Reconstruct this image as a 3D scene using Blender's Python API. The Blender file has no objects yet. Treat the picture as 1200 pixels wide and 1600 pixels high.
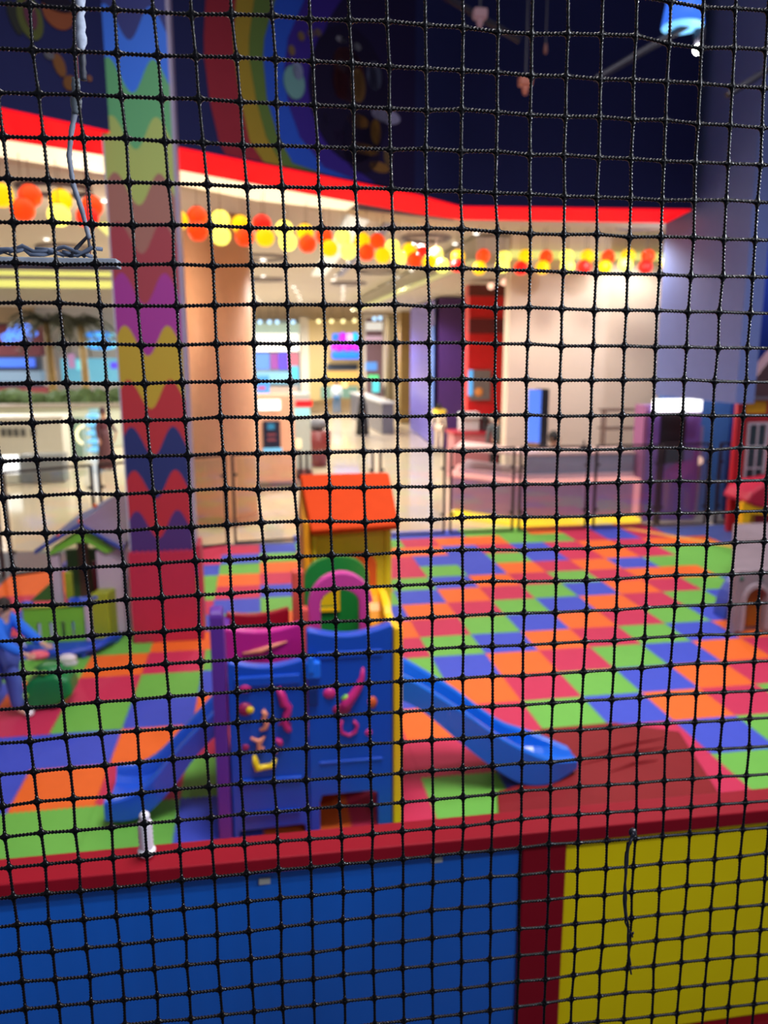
import bpy, bmesh, math, random
from math import sin, cos, pi, radians
from mathutils import Vector, Matrix
random.seed(7)
sc = bpy.context.scene
C = sc.collection
def V3(*a): return Vector(a)

# ---------------------------------------------------------------- camera
RX, RF, RU = ((0.9878774, -0.0320275, 0.151896), (-0.1552304, -0.1956801, 0.9683041), (-0.0012893, -0.9801447, -0.1982796))
cam_d = bpy.data.cameras.new('camera'); cam = bpy.data.objects.new('camera', cam_d); C.objects.link(cam)
M = Matrix(((RX[0], -RX[1], -RX[2]), (RF[0], -RF[1], -RF[2]), (RU[0], -RU[1], -RU[2]))).to_4x4()
M.translation = (0, 0, 2.7)
cam.matrix_world = M
cam_d.sensor_fit = 'VERTICAL'; cam_d.sensor_height = 36.0; cam_d.sensor_width = 27.0
cam_d.lens = 1239.194 / 1600 * 36
cam_d.clip_start = .02; cam_d.clip_end = 200
cam_d.dof.use_dof = True; cam_d.dof.focus_distance = .775; cam_d.dof.aperture_fstop = cam_d.lens / 5.0
cam_d.dof.aperture_blades = 0
sc.camera = cam

# ---------------------------------------------------------------- light
w = bpy.data.worlds.new('world'); sc.world = w; w.use_nodes = True
w.node_tree.nodes['Background'].inputs[0].default_value = (.62, .64, .80, 1)
w.node_tree.nodes['Background'].inputs[1].default_value = .27
sc.view_settings.view_transform = 'Standard'; sc.view_settings.look = 'None'
sc.view_settings.exposure = 0; sc.view_settings.gamma = 1; sc.view_settings.use_curve_mapping = False
sc.cycles.use_denoising = True
sc.cycles.max_bounces = 6; sc.cycles.sample_clamp_indirect = 4
def area(name, loc, to, size, power, col=(1, 1, 1)):
    d = bpy.data.lights.new(name, 'AREA'); d.size = size; d.energy = power; d.color = col
    o = bpy.data.objects.new(name, d); C.objects.link(o); o.location = loc
    o.rotation_euler = (Vector(to) - Vector(loc)).to_track_quat('-Z', 'Y').to_euler(); return o
def point(name, loc, power, col=(1, 1, 1), r=.12):
    d = bpy.data.lights.new(name, 'POINT'); d.energy = power; d.color = col; d.shadow_soft_size = r
    o = bpy.data.objects.new(name, d); C.objects.link(o); o.location = loc; return o
def spot(name, loc, power, col, ang=150, r=.12):
    d = bpy.data.lights.new(name, 'SPOT'); d.energy = power; d.color = col; d.spot_size = radians(ang); d.spot_blend = .5; d.shadow_soft_size = r
    o = bpy.data.objects.new(name, d); C.objects.link(o); o.location = loc; return o
o = area('play_area_fill_light', (1.0, 2.6, 7.3), (1.2, 5.6, 0), 2.4, 225, (1, .95, .93)); o.data.spread = radians(115)  # soft unseen area light added overhead for the mats and climber fronts
o = area('play_area_fill_light', (4.6, 5.6, 7.2), (4.2, 6.4, 0), 1.4, 90, (.95, .93, 1)); o.data.spread = radians(110)  # second added area light, over the right side
o = area('platform_fill_light', (1.5, -.7, 4.0), (.1, .9, 2.5), .12, 19, (.86, .90, 1)); o.data.spread = radians(120)  # small off-view light added so the net cords catch highlights
o = area('net_glint_light', (2.5, .15, 3.5), (.0, .76, 2.75), .10, 13, (.88, .92, 1)); o.data.spread = radians(55)  # added from the right for grazing glints on the cord edges
for i, p in enumerate([(-4.5, 14), (1.2, 14.6), (2.6, 12.9), (-1.5, 20), (3, 20.5), (-8, 22), (2.2, 28), (-3.5, 30), (-12, 32), (5, 26)]):
    spot('mall_lamp_and_fill', (p[0], p[1], 4.55), 420 if p[1] < 16 else 950, (1, .95, .87))
point('mall_lamp_and_fill', (-2.2, 11.9, 3.6), 40, (1, .82, .62), .06)
point('corner_fill_light', (6.9, 10.9, 4.2), 130, (.9, .9, 1), .05)  # fill added to lift the dark corner around the purple stand
s_ = spot('bright_spotlight', (4.38, 7.93, 5.57), 210, (1, .97, .94), 100, .05); s_.rotation_euler = (Vector((0, 1.0, 1.8)) - Vector((4.38, 7.93, 5.57))).to_track_quat('-Z', 'Y').to_euler()
spot('mall_lamp_and_fill', (5.4, 11.75, 4.5), 230, (1, .95, .88))  # extra spot added to brighten the cream wall
spot('mall_lamp_and_fill', (6.6, 13.2, 4.5), 120, (1, .95, .88))
spot('mall_lamp_and_fill', (1.5, 17.5, 4.5), 420, (1, .95, .88), 168)  # this and the next three are fill spots added for the deeper mall
spot('mall_lamp_and_fill', (3.4, 31.5, 4.5), 1300, (1, .96, .88), 168)
spot('mall_lamp_and_fill', (-1, 31.5, 4.5), 1100, (1, .96, .9), 168)
spot('mall_lamp_and_fill', (-9.0, 28, 4.5), 1100, (.95, .98, 1), 168)

# ---------------------------------------------------------------- materials
def lin(c): return tuple(((v / 255) / 12.92 if v / 255 <= .04045 else ((v / 255 + .055) / 1.055) ** 2.4) for v in c)
MATS = {}
def mat(name, c, rough=.5, spec=.5, metal=0, emit=0, alpha=1, var=.06, scale=9, coat=0, bump=0):
    if name in MATS: return MATS[name]
    m = bpy.data.materials.new(name); m.use_nodes = True; nt = m.node_tree; b = nt.nodes['Principled BSDF']
    l = lin(c); MATS[name] = m
    tc = nt.nodes.new('ShaderNodeTexCoord'); nz = nt.nodes.new('ShaderNodeTexNoise'); nz.inputs['Scale'].default_value = scale
    nt.links.new(tc.outputs['Object'], nz.inputs['Vector'])
    mx = nt.nodes.new('ShaderNodeMix'); mx.data_type = 'RGBA'
    mx.inputs[6].default_value = (*[v * (1 - var) for v in l], 1); mx.inputs[7].default_value = (*[min(1, v * (1 + var)) for v in l], 1)
    nt.links.new(nz.outputs['Fac'], mx.inputs[0])
    if emit:
        nt.links.new(mx.outputs[2], b.inputs['Emission Color']); b.inputs['Emission Strength'].default_value = emit
        b.inputs['Base Color'].default_value = (*[v * .5 for v in l], 1)
    else: nt.links.new(mx.outputs[2], b.inputs['Base Color'])
    b.inputs['Roughness'].default_value = rough; b.inputs['Specular IOR Level'].default_value = spec
    b.inputs['Metallic'].default_value = metal; b.inputs['Alpha'].default_value = alpha
    b.inputs['Coat Weight'].default_value = coat; b.inputs['Coat Roughness'].default_value = .08
    if bump:
        bp = nt.nodes.new('ShaderNodeBump'); bp.inputs['Strength'].default_value = bump; bp.inputs['Distance'].default_value = .01
        n2 = nt.nodes.new('ShaderNodeTexNoise'); n2.inputs['Scale'].default_value = scale * 6
        nt.links.new(tc.outputs['Object'], n2.inputs['Vector']); nt.links.new(n2.outputs['Fac'], bp.inputs['Height'])
        nt.links.new(bp.outputs[0], b.inputs['Normal'])
    return m
def glass_mat():
    m = bpy.data.materials.new('railing_glass'); m.use_nodes = True; nt = m.node_tree; nt.nodes.clear()
    o = nt.nodes.new('ShaderNodeOutputMaterial'); t = nt.nodes.new('ShaderNodeBsdfTransparent'); g = nt.nodes.new('ShaderNodeBsdfGlossy')
    t.inputs[0].default_value = (.93, .96, .95, 1); g.inputs['Roughness'].default_value = .05; g.inputs[0].default_value = (.9, .95, 1, 1)
    x = nt.nodes.new('ShaderNodeMixShader'); x.inputs[0].default_value = .06
    nt.links.new(t.outputs[0], x.inputs[1]); nt.links.new(g.outputs[0], x.inputs[2]); nt.links.new(x.outputs[0], o.inputs[0]); return m
GLASS = glass_mat()
def column_mat():
    # printed drip pattern: every colour ends in a wavy lower edge
    m = bpy.data.materials.new('rainbow_drip_print'); m.use_nodes = True; nt = m.node_tree; b = nt.nodes['Principled BSDF']
    geo = nt.nodes.new('ShaderNodeNewGeometry'); sp = nt.nodes.new('ShaderNodeSeparateXYZ'); nt.links.new(geo.outputs['Position'], sp.inputs[0])
    def mth(op, a, bb=None):
        n = nt.nodes.new('ShaderNodeMath'); n.operation = op
        for k, v in ((0, a), (1, bb)):
            if v is None: continue
            if isinstance(v, (int, float)): n.inputs[k].default_value = v
            else: nt.links.new(v, n.inputs[k])
        return n.outputs[0]
    xx = mth('ADD', sp.outputs[0], sp.outputs[1])
    ph = mth('MULTIPLY', mth('SUBTRACT', xx, 7.41 - 1.13), 2 * pi / .365)
    wv = mth('MULTIPLY', mth('COSINE', ph), -.13)
    z = mth('ADD', sp.outputs[2], wv)
    zz = mth('DIVIDE', mth('SUBTRACT', z, .5), 6.0)
    cr = nt.nodes.new('ShaderNodeValToRGB'); cr.color_ramp.interpolation = 'CONSTANT'; nt.links.new(zz, cr.inputs[0])
    bands = [(0, (70, 40, 110)), (1.116, (176, 36, 52)), (1.489, (28, 42, 104)), (1.889, (172, 40, 50)), (2.321, (176, 150, 40)), (2.782, (150, 44, 140)), (3.237, (150, 52, 66)), (3.659, (150, 100, 90)), (4.052, (158, 176, 92)), (4.501, (84, 160, 106)), (4.935, (36, 110, 230)), (5.348, (30, 40, 120))]
    el = cr.color_ramp.elements; el[0].position = 0; el[0].color = (*lin(bands[0][1]), 1)
    el[1].position = (bands[1][0] - .5) / 6; el[1].color = (*lin(bands[1][1]), 1)
    for zb, c in bands[2:]:
        e = el.new((zb - .5) / 6); e.color = (*lin(c), 1)
    nt.links.new(cr.outputs[0], b.inputs['Base Color']); b.inputs['Roughness'].default_value = .6
    return m

# ---------------------------------------------------------------- mesh helpers
def box(bm, x0, x1, y0, y1, z0, z1, rot=None, piv=None):
    vs = [bm.verts.new((x, y, z)) for x in (x0, x1) for y in (y0, y1) for z in (z0, z1)]
    for f in ((0, 1, 3, 2), (4, 6, 7, 5), (0, 4, 5, 1), (2, 3, 7, 6), (0, 2, 6, 4), (1, 5, 7, 3)):
        bm.faces.new([vs[i] for i in f])
    if rot is not None:
        bmesh.ops.rotate(bm, verts=vs, cent=piv or ((x0 + x1) / 2, (y0 + y1) / 2, (z0 + z1) / 2), matrix=rot)
    return vs
def prism(bm, pts, a0, a1, axis='Y'):
    """outline pts (u, v) pushed from a0 to a1 along axis; Y: u=x v=z, X: u=y v=z, Z: u=x v=y"""
    def P(u, v, a): return {'Y': (u, a, v), 'X': (a, u, v), 'Z': (u, v, a)}[axis]
    A = [bm.verts.new(P(u, v, a0)) for u, v in pts]; B = [bm.verts.new(P(u, v, a1)) for u, v in pts]
    bm.faces.new(A); bm.faces.new(B[::-1]); n = len(pts)
    for i in range(n): bm.faces.new([A[i], B[i], B[(i + 1) % n], A[(i + 1) % n]])
    return A + B
def tube(bm, pts, r, n=8, cap=True):
    pts = [Vector(p) for p in pts]; rings = []
    for i, p in enumerate(pts):
        t = (pts[min(i + 1, len(pts) - 1)] - pts[max(i - 1, 0)]).normalized()
        a = t.orthogonal().normalized() if i == 0 else (a - t * a.dot(t)).normalized()
        b_ = t.cross(a); rr = r[i] if isinstance(r, (list, tuple)) else r
        rings.append([bm.verts.new(p + (a * cos(2 * pi * k / n) + b_ * sin(2 * pi * k / n)) * rr) for k in range(n)])
    for i in range(len(rings) - 1):
        for k in range(n): bm.faces.new([rings[i][k], rings[i][(k + 1) % n], rings[i + 1][(k + 1) % n], rings[i + 1][k]])
    if cap: bm.faces.new(rings[0][::-1]); bm.faces.new(rings[-1])
def lathe(bm, prof, c=(0, 0, 0), n=20):
    rings = [[bm.verts.new((c[0] + r * cos(2 * pi * k / n), c[1] + r * sin(2 * pi * k / n), c[2] + z)) for k in range(n)] for r, z in prof]
    for i in range(len(rings) - 1):
        for k in range(n): bm.faces.new([rings[i][k], rings[i][(k + 1) % n], rings[i + 1][(k + 1) % n], rings[i + 1][k]])
    bm.faces.new(rings[0][::-1]); bm.faces.new(rings[-1])
def ball(bm, c, r, sx=1, sy=1, sz=1, n=2):
    d = bmesh.ops.create_icosphere(bm, subdivisions=n, radius=r)['verts']
    for v in d: v.co = Vector((v.co.x * sx + c[0], v.co.y * sy + c[1], v.co.z * sz + c[2]))
def obj(name, bm, m, parent=None, smooth=False, bevel=0, seg=2):
    bmesh.ops.recalc_face_normals(bm, faces=bm.faces)
    me = bpy.data.meshes.new(name); bm.to_mesh(me); bm.free()
    me.materials.append(m)
    if smooth: me.polygons.foreach_set('use_smooth', [True] * len(me.polygons))
    o = bpy.data.objects.new(name, me); C.objects.link(o)
    if parent: o.parent = parent
    if parent:
        L = Matrix.Translation(-BASE.get(parent.name, Vector((0, 0, 0)))); me.transform(L); BASE[o.name] = BASE.get(parent.name, Vector((0, 0, 0)))
    if bevel:
        b = o.modifiers.new('b', 'BEVEL'); b.width = bevel; b.segments = seg; b.limit_method = 'ANGLE'; b.angle_limit = radians(40)
    return o
BASE = {}
def thing(name, label, cat, loc, group=None):
    """Empty at the thing's base; the meshes given to obj() under it are written in world coordinates"""
    o = bpy.data.objects.new(name, None); C.objects.link(o); o.location = loc; o.empty_display_size = .1
    o['label'] = label; o['category'] = cat
    if group: o['group'] = group
    BASE[o.name] = Vector(loc); return o
def tag(o, label, cat, group=None):
    o['label'] = label; o['category'] = cat
    if group: o['group'] = group
    return o
def struct(name, bm, m, **k):
    o = obj(name, bm, m, **k); o['kind'] = 'structure'; return o
def NB(): return bmesh.new()
def B1(*a, **k):
    bm = NB(); box(bm, *a, **k); return bm
def arc(cx, cz, rx, rz, a0, a1, n=12): return [(cx + rx * cos(radians(a0 + (a1 - a0) * i / n)), cz + rz * sin(radians(a0 + (a1 - a0) * i / n))) for i in range(n + 1)]
def sag(x0, x1, z0, z1, d, n=8): return [(x0 + (x1 - x0) * t / n, z0 + (z1 - z0) * t / n - d * sin(pi * t / n)) for t in range(n + 1)]

# ================================================================ SETTING
S = 0.50518; LX, LY = 1.9698, 5.0896
TOP = [mat('foam_green', (104, 172, 72), .7, .2), mat('foam_blue', (62, 78, 190), .7, .2), mat('foam_orange', (226, 102, 38), .7, .2), mat('foam_pink', (188, 46, 82), .7, .2)]
fl = struct('floor', B1(-9, 8.2, .6, 11.33, -.10, -.014), mat('floor_screed', (70, 72, 90), .6))
# interlocking foam tiles
def wave(t, n=16):
    f = (t * n) % 1.0
    return .011 * (1 - abs(4 * f - 2)) if True else 0
def tile_mesh(m, name):
    bm = NB(); N = 32; P = []
    ts = [i / N for i in range(N)]
    for t in ts: P.append((t * S, wave(t)))
    for t in ts: P.append((S + wave(t), t * S))
    for t in ts: P.append((S - t * S, S + wave(1 - t)))
    for t in ts: P.append((wave(1 - t), S - t * S))
    P[0] = (wave(0), wave(0)); P[N] = (S + wave(0), wave(0)); P[2 * N] = (S + wave(0), S + wave(0)); P[3 * N] = (wave(0), S + wave(0))
    g = .0012; cx = S / 2
    P = [(cx + (x - cx) * (1 - g * 2 / S), cx + (y - cx) * (1 - g * 2 / S)) for x, y in P]
    A = [bm.verts.new((x, y, 0)) for x, y in P]; B = [bm.verts.new((x, y, -.014)) for x, y in P]
    bm.faces.new(A); n = len(P)
    for i in range(n): bm.faces.new([A[i], B[i], B[(i + 1) % n], A[(i + 1) % n]])
    me = bpy.data.meshes.new(name); bm.to_mesh(me); bm.free(); me.materials.append(m); return me
TM = [tile_mesh(m, 'foam_tile') for m in TOP]
Gn, Bl, Or, Pk = 0, 1, 2, 3
OV = {(4, 8): Or, (4, 7): Pk, (5, 7): Or, (5, 8): Bl, (6, 8): Gn, (6, 7): Or, (-1, 9): Pk, (0, 9): Bl, (1, 9): Bl, (2, 9): Gn, (3, 9): Bl, (4, 9): Pk, (5, 9): Or, (6, 9): Pk,
      (-2, 9): Pk, (-2, 8): Pk, (-1, 10): Or, (-2, 10): Or, (0, 10): Or, (1, 10): Bl, (2, 10): Pk, (3, 10): Bl, (4, 10): Pk, (5, 10): Or, (6, 10): Pk, (7, 10): Or, (7, 9): Gn, (8, 9): Gn, (7, 8): Gn,
      (-1, 11): Gn, (0, 11): Pk, (1, 11): Or, (2, 11): Or, (3, 11): Gn, (4, 11): Gn, (5, 11): Pk, (6, 11): Bl, (7, 11): Pk, (-2, 11): Or, (1, 12): Bl, (0, 12): Bl, (2, 12): Gn, (-1, 12): Bl, (6, 12): Bl, (7, 12): Pk, (5, 12): Pk, (3, 12): Gn, (4, 12): Or,
      (-8, 0): Bl, (-7, 4): Gn, (-5, 5): Gn, (-4, 5): Or, (-8, -2): Gn, (-7, -2): Gn, (-6, -2): Gn, (-5, -2): Bl, (-6, -3): Bl, (-7, -3): Gn, (-5, -3): Or, (-6, -4): Bl,
      (-5, 4): Or, (-6, 7): Gn, (-6, 8): Gn, (-5, 8): Or, (-4, 8): Pk, (-5, 7): Pk, (-4, 7): Bl, (-6, 6): Pk, (-5, 6): Bl, (-4, 6): Gn, (-6, 9): Bl, (-5, 9): Gn, (-4, 9): Or, (-6, 10): Pk, (-5, 10): Bl, (-4, 10): Gn, (-3, 10): Or,
      (-5, 11): Pk, (-4, 11): Bl, (-3, 11): Gn, (-10, 9): Or, (-10, 8): Or, (-9, 9): Or, (-9, 8): Or, (-10, 7): Pk, (-9, 7): Pk, (-10, 6): Pk, (-8, 4): Bl, (-8, 5): Gn, (-9, 3): Gn, (-8, 3): Gn, (-9, 5): Pk, (-9, 4): Bl,
      (0, -1): Pk, (1, -1): Pk, (2, -1): Bl, (3, -1): Gn, (1, -2): Pk, (2, -2): Gn, (0, -2): Pk, (1, -3): Gn, (2, -3): Bl, (3, -2): Gn, (-2, -1): Pk, (-3, -1): Pk, (-2, -2): Gn, (-3, -2): Pk, (-2, -3): Bl, (-1, -2): Bl, (-1, -3): Or, (-2, 0): Or, (-1, 0): Pk, (-5, 0): Pk, (-5, -1): Gn, (-3, 0): Pk,
      (0, 0): Gn}
def in_mat(x, y):
    edge = [(-4.6, 8.6), (-3.17, 9.88), (-2.72, 10.18), (-.86, 10.94), (-.42, 11.25), (.5, 11.36), (9, 11.36)]
    for (xa, ya), (xb, yb) in zip(edge, edge[1:]):
        if xa <= x <= xb: return y < ya + (yb - ya) * (x - xa) / (xb - xa)
    return True
# boundary between the squares and the diagonal blue corner: line from (5.75, 11.17) to (6.95, 9.45)
cnt = 0
cand = []
for k in range(-13, 12):
    for j in range(-6, 13):
        x, y = LX + k * S, LY + j * S
        if x + S > 8.0 or x < -4.6 or (y < 2.9): continue
        if not in_mat(x + S * .5, y + S * .35): continue
        if x + S * .5 > 5.75 + (11.17 - y) * .70: continue
        # outside the view to the sides
        if x + S < -.55 * y - .4 + .1 or x > .75 * y + .8: continue
        cand.append((k, j, x, y))
cand.sort(key=lambda q: q[3])
for k, j, x, y in cand[:300]:
    c = OV.get((k, j), (k - j) % 4)
    o = bpy.data.objects.new('foam_tile', TM[c]); C.objects.link(o); o.parent = fl; o.location = (x, y, 0)
if len(cand) > 300:
    print('MORE TILES', len(cand))
    bm = NB()
    for k, j, x, y in cand[300:]: box(bm, x, x + S - .002, y, y + S - .002, -.014, 0)
    o = obj('foam_tiles_far', bm, TOP[0], fl); o['kind'] = 'stuff'
bm = NB(); prism(bm, [(5.68, 11.33), (6.75, 9.79), (8.2, 9.79), (8.2, 11.33)], -.013, -.001, 'Z'); obj('corner_mat', bm, mat('corner_mat_blue', (74, 92, 160), .5), fl)
bm = NB(); prism(bm, [(5.50, 11.33), (6.58, 9.79), (6.75, 9.79), (5.68, 11.33)], -.013, .0005, 'Z'); obj('corner_strip', bm, mat('corner_strip_yellow', (240, 170, 70), .5), fl)
# mall floor and ceiling
struct('mall_floor', B1(-30, 25, 11.34, 62, -.10, -.012), mat('mall_floor_marble', (214, 196, 168), .10, .6, var=.08, scale=.7))
bm = NB(); prism(bm, [(-30, 7), (-5.6, 7.6), (-3.17, 9.88), (-2.72, 10.18), (-.86, 10.94), (-.42, 11.33), (-30, 11.33)], -.10, -.016, 'Z')
struct('mall_floor_side', bm, MATS['mall_floor_marble'])
bm = NB(); prism(bm, [(-30, 8.1), (-3.4, 8.1), (-2.5, 9.05), (-1.62, 9.67), (-.9, 10.08), (.05, 10.95), (1.25, 11.5), (1.8, 12.2), (25, 12.2), (25, 62), (-30, 62)], 4.70, 4.80, 'Z')
struct('ceiling', bm, mat('ceiling_paint', (196, 190, 180), .8, .2))
# lit cove ceiling behind the fascia; its brightness is put in as emission
Bk = [(-4.2, 6.4), (-2.13, 7.77), (-1.37, 8.23), (-.78, 8.72), (.8, 9.94), (2.15, 10.94), (2.87, 11.35), (5.86, 11.2)]
Fr = [(-3.6, 5.6), (-1.86, 6.86), (-1.25, 7.34), (-.69, 7.84), (.71, 8.84), (1.9, 9.69), (2.62, 10.39), (5.66, 10.17)]
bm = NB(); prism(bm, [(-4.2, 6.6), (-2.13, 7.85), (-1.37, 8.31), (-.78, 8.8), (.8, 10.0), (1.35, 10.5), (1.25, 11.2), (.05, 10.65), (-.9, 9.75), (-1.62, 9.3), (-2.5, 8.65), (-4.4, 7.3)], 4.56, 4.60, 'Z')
tag(obj('cove_glow', bm, mat('cove_lit_ceiling', (255, 240, 200), emit=1.15, var=.02)), 'warm white cove ceiling with its lit glow built in above the red ceiling edge', 'light')
bm = NB(); prism(bm, [(-4.4, 7.3), (-2.5, 8.65), (-1.62, 9.3), (-.9, 9.75), (.05, 10.65), (1.25, 11.2), (2.9, 11.9), (2.87, 11.35), (7, 11.2), (7.3, 12.25), (1.8, 12.25), (1.25, 11.55), (.05, 11.0), (-.9, 10.1), (-1.62, 9.7), (-2.5, 9.1), (-4.6, 7.9)], 4.58, 4.72, 'Z')
struct('ceiling_drop', bm, MATS['ceiling_paint'])
# navy fascia above the opening, red soffit under it
poly = Fr + Bk[::-1]
bm = NB(); prism(bm, poly, 4.515, 8.2, 'Z'); fas = struct('wall_fascia', bm, mat('fascia_navy', (34, 38, 80), .8, .1))
bm = NB(); prism(bm, poly, 4.50, 4.515, 'Z'); o = obj('red_soffit', bm, mat('red_glow_soffit', (255, 8, 26), .8, .1, emit=.95, var=.03)); tag(o, 'glowing red soffit band along the bottom of the navy fascia', 'light')  # red band whose material emits by itself
# side bulkhead and right walls
struct('wall_right', B1(5.85, 6.1, 9.12, 11.2, 2.06, 8.2), mat('bulkhead_blue_grey', (108, 124, 182), .7, .3))
struct('wall_back', B1(7.5, 12, 11.55, 11.8, 0, 8.2), mat('wall_deep_blue', (10, 34, 110), .6, .3))
struct('wall_back_lower', B1(6.62, 8.6, 12.35, 12.55, 0, 4.7), mat('wall_mid_blue', (84, 132, 204), .6, .3))
# fascia mural (flat print on the fascia): rainbow rings and a striped bee
def fascia_pts(s):   # distance along the fascia from its corner at (-.69, 7.84)
    a, b = Vector((-.69, 7.84)), Vector((1.9, 9.69)); d = (b - a).normalized(); n = Vector((d.y, -d.x))
    return a + d * s, d, n
def mural(name, outline, m, parent, off=.012):
    bm = NB(); A = []; Bv = []
    for s, z in outline:
        p, d, n = fascia_pts(s); q = p + n * off; A.append(bm.verts.new((q.x, q.y, z))); q = p + n * .001; Bv.append(bm.verts.new((q.x, q.y, z)))
    bm.faces.new(A); bm.faces.new(Bv[::-1]); k = len(A)
    for i in range(k): bm.faces.new([A[i], Bv[i], Bv[(i + 1) % k], A[(i + 1) % k]])
    return obj(name, bm, m, parent)
mur = thing('wall_mural', 'dim rainbow ring mural with a striped bee on the navy fascia', 'mural', (.6, 8.75, 4.55))

mr = [mat('mural_red', (133, 40, 53), .8, .1), mat('mural_yellow', (143, 122, 43), .8, .1), mat('mural_green', (84, 107, 53), .8, .1), mat('mural_blue', (38, 76, 179), .8, .1), mat('mural_violet', (51, 35, 122), .8, .1), mat('mural_dark', (30, 23, 58), .8, .1)]
# outer edges of the painted rings, as (distance along fascia, height)
for k, edge in enumerate([[(3.14, 6.153), (0.521, 6.153), (0.41, 5.809), (0.373, 5.485), (0.371, 5.325), (0.407, 4.978), (0.493, 4.629), (0.556, 4.53), (0.676, 4.53), (3.14, 4.53)], [(3.14, 6.258), (0.873, 6.258), (0.736, 5.899), (0.692, 5.564), (0.699, 5.401), (0.748, 5.046), (0.843, 4.688), (1.001, 4.53), (1.215, 4.53), (3.14, 4.53)], [(3.14, 6.336), (1.132, 6.336), (0.939, 5.954), (0.867, 5.606), (0.859, 5.439), (0.926, 5.082), (1.035, 4.761), (1.223, 4.536), (1.503, 4.53), (3.14, 4.53)], [(3.14, 6.43), (1.442, 6.43), (1.188, 6.022), (1.046, 5.65), (1.024, 5.477), (1.056, 5.107), (1.169, 4.814), (1.354, 4.574), (1.806, 4.53), (3.14, 4.53)], [(3.14, 6.58), (1.939, 6.58), (1.545, 6.12), (1.326, 5.719), (1.269, 5.418), (1.314, 5.106), (1.452, 4.833), (1.769, 4.593), (2.268, 4.53), (3.14, 4.53)], [(3.14, 6.799), (2.668, 6.799), (2.155, 6.407), (1.86, 6.029), (1.7, 5.693), (1.657, 5.325), (1.752, 4.977), (2.04, 4.71), (2.514, 4.53), (2.766, 4.53), (3.14, 4.53)]]):
    mural(['red_band', 'yellow_band', 'green_band', 'blue_band', 'violet_band', 'dark_disc'][k], edge, mr[k], mur, .006 + .004 * k)
def ell(cx, cz, a, b, rot=0, n=18):
    return [(cx + a * cos(t) * cos(rot) - b * sin(t) * sin(rot), cz + a * cos(t) * sin(rot) + b * sin(t) * cos(rot)) for t in [2 * pi * i / n for i in range(n)]]
BX = [('bee_dark_oval', (2.141, 5.363, 0.574, 0.67, 0), (24, 18, 44)), ('bee_head', (2.098, 5.553, 0.24, 0.263, 0), (104, 56, 38)), ('bee_face', (1.989, 5.443, 0.117, 0.149, 0), (70, 28, 36)), ('bee_cheek', (2.244, 5.478, 0.112, 0.165, 0), (110, 82, 48)), ('bee_wing', (2.49, 5.626, 0.107, 0.141, 0), (104, 112, 140)), ('bee_eye', (2.014, 5.87, 0.071, 0.03, 0), (150, 150, 160)), ('bee_eye', (2.239, 5.857, 0.055, 0.037, 0), (140, 140, 150)), ('bee_pale_cheek', (2.01, 5.613, 0.063, 0.062, 0), (130, 130, 150)), ('bee_wing', (2.665, 5.259, 0.223, 0.079, 0), (140, 138, 168)), ('bee_body', (2.294, 4.912, 0.291, 0.301, 0), (26, 18, 40)), ('bee_stripe', (2.24, 5.128, 0.161, 0.071, 0), (120, 84, 44)), ('bee_stripe', (2.507, 5.066, 0.079, 0.132, 0), (124, 90, 44)), ('bee_stripe', (2.341, 4.861, 0.214, 0.052, 0), (120, 86, 44)), ('bee_stripe', (2.564, 4.711, 0.161, 0.054, 0), (118, 84, 44)), ('bee_stripe', (2.695, 4.845, 0.061, 0.094, 0), (90, 72, 50)), ('kite', (1.385, 5.327, 0.131, 0.154, 0), (96, 140, 140)), ('kite_point', (1.429, 5.442, 0.066, 0.083, 0), (110, 120, 150)), ('star', (1.362, 5.613, 0.04, 0.047, 0), (104, 84, 60)), ('star', (1.487, 5.771, 0.041, 0.041, 0), (104, 84, 60)), ('star', (1.611, 5.825, 0.042, 0.035, 0), (90, 74, 70)), ('star', (1.704, 5.859, 0.042, 0.036, 0), (90, 74, 70)), ('leaf_mark', (1.771, 5.054, 0.044, 0.074, 0), (96, 110, 60)), ('pink_mark', (1.962, 4.939, 0.072, 0.057, 0), (80, 40, 96))]  # first entry is a dark oval printed behind the bee
for nm, (s, z, a, b, rot), c in BX:
    mural(nm, ell(s, z, a, b, rot), mat('mural_' + str(c[0]) + '_' + str(c[1]), c, .8, .1), mur, .034)
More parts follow.
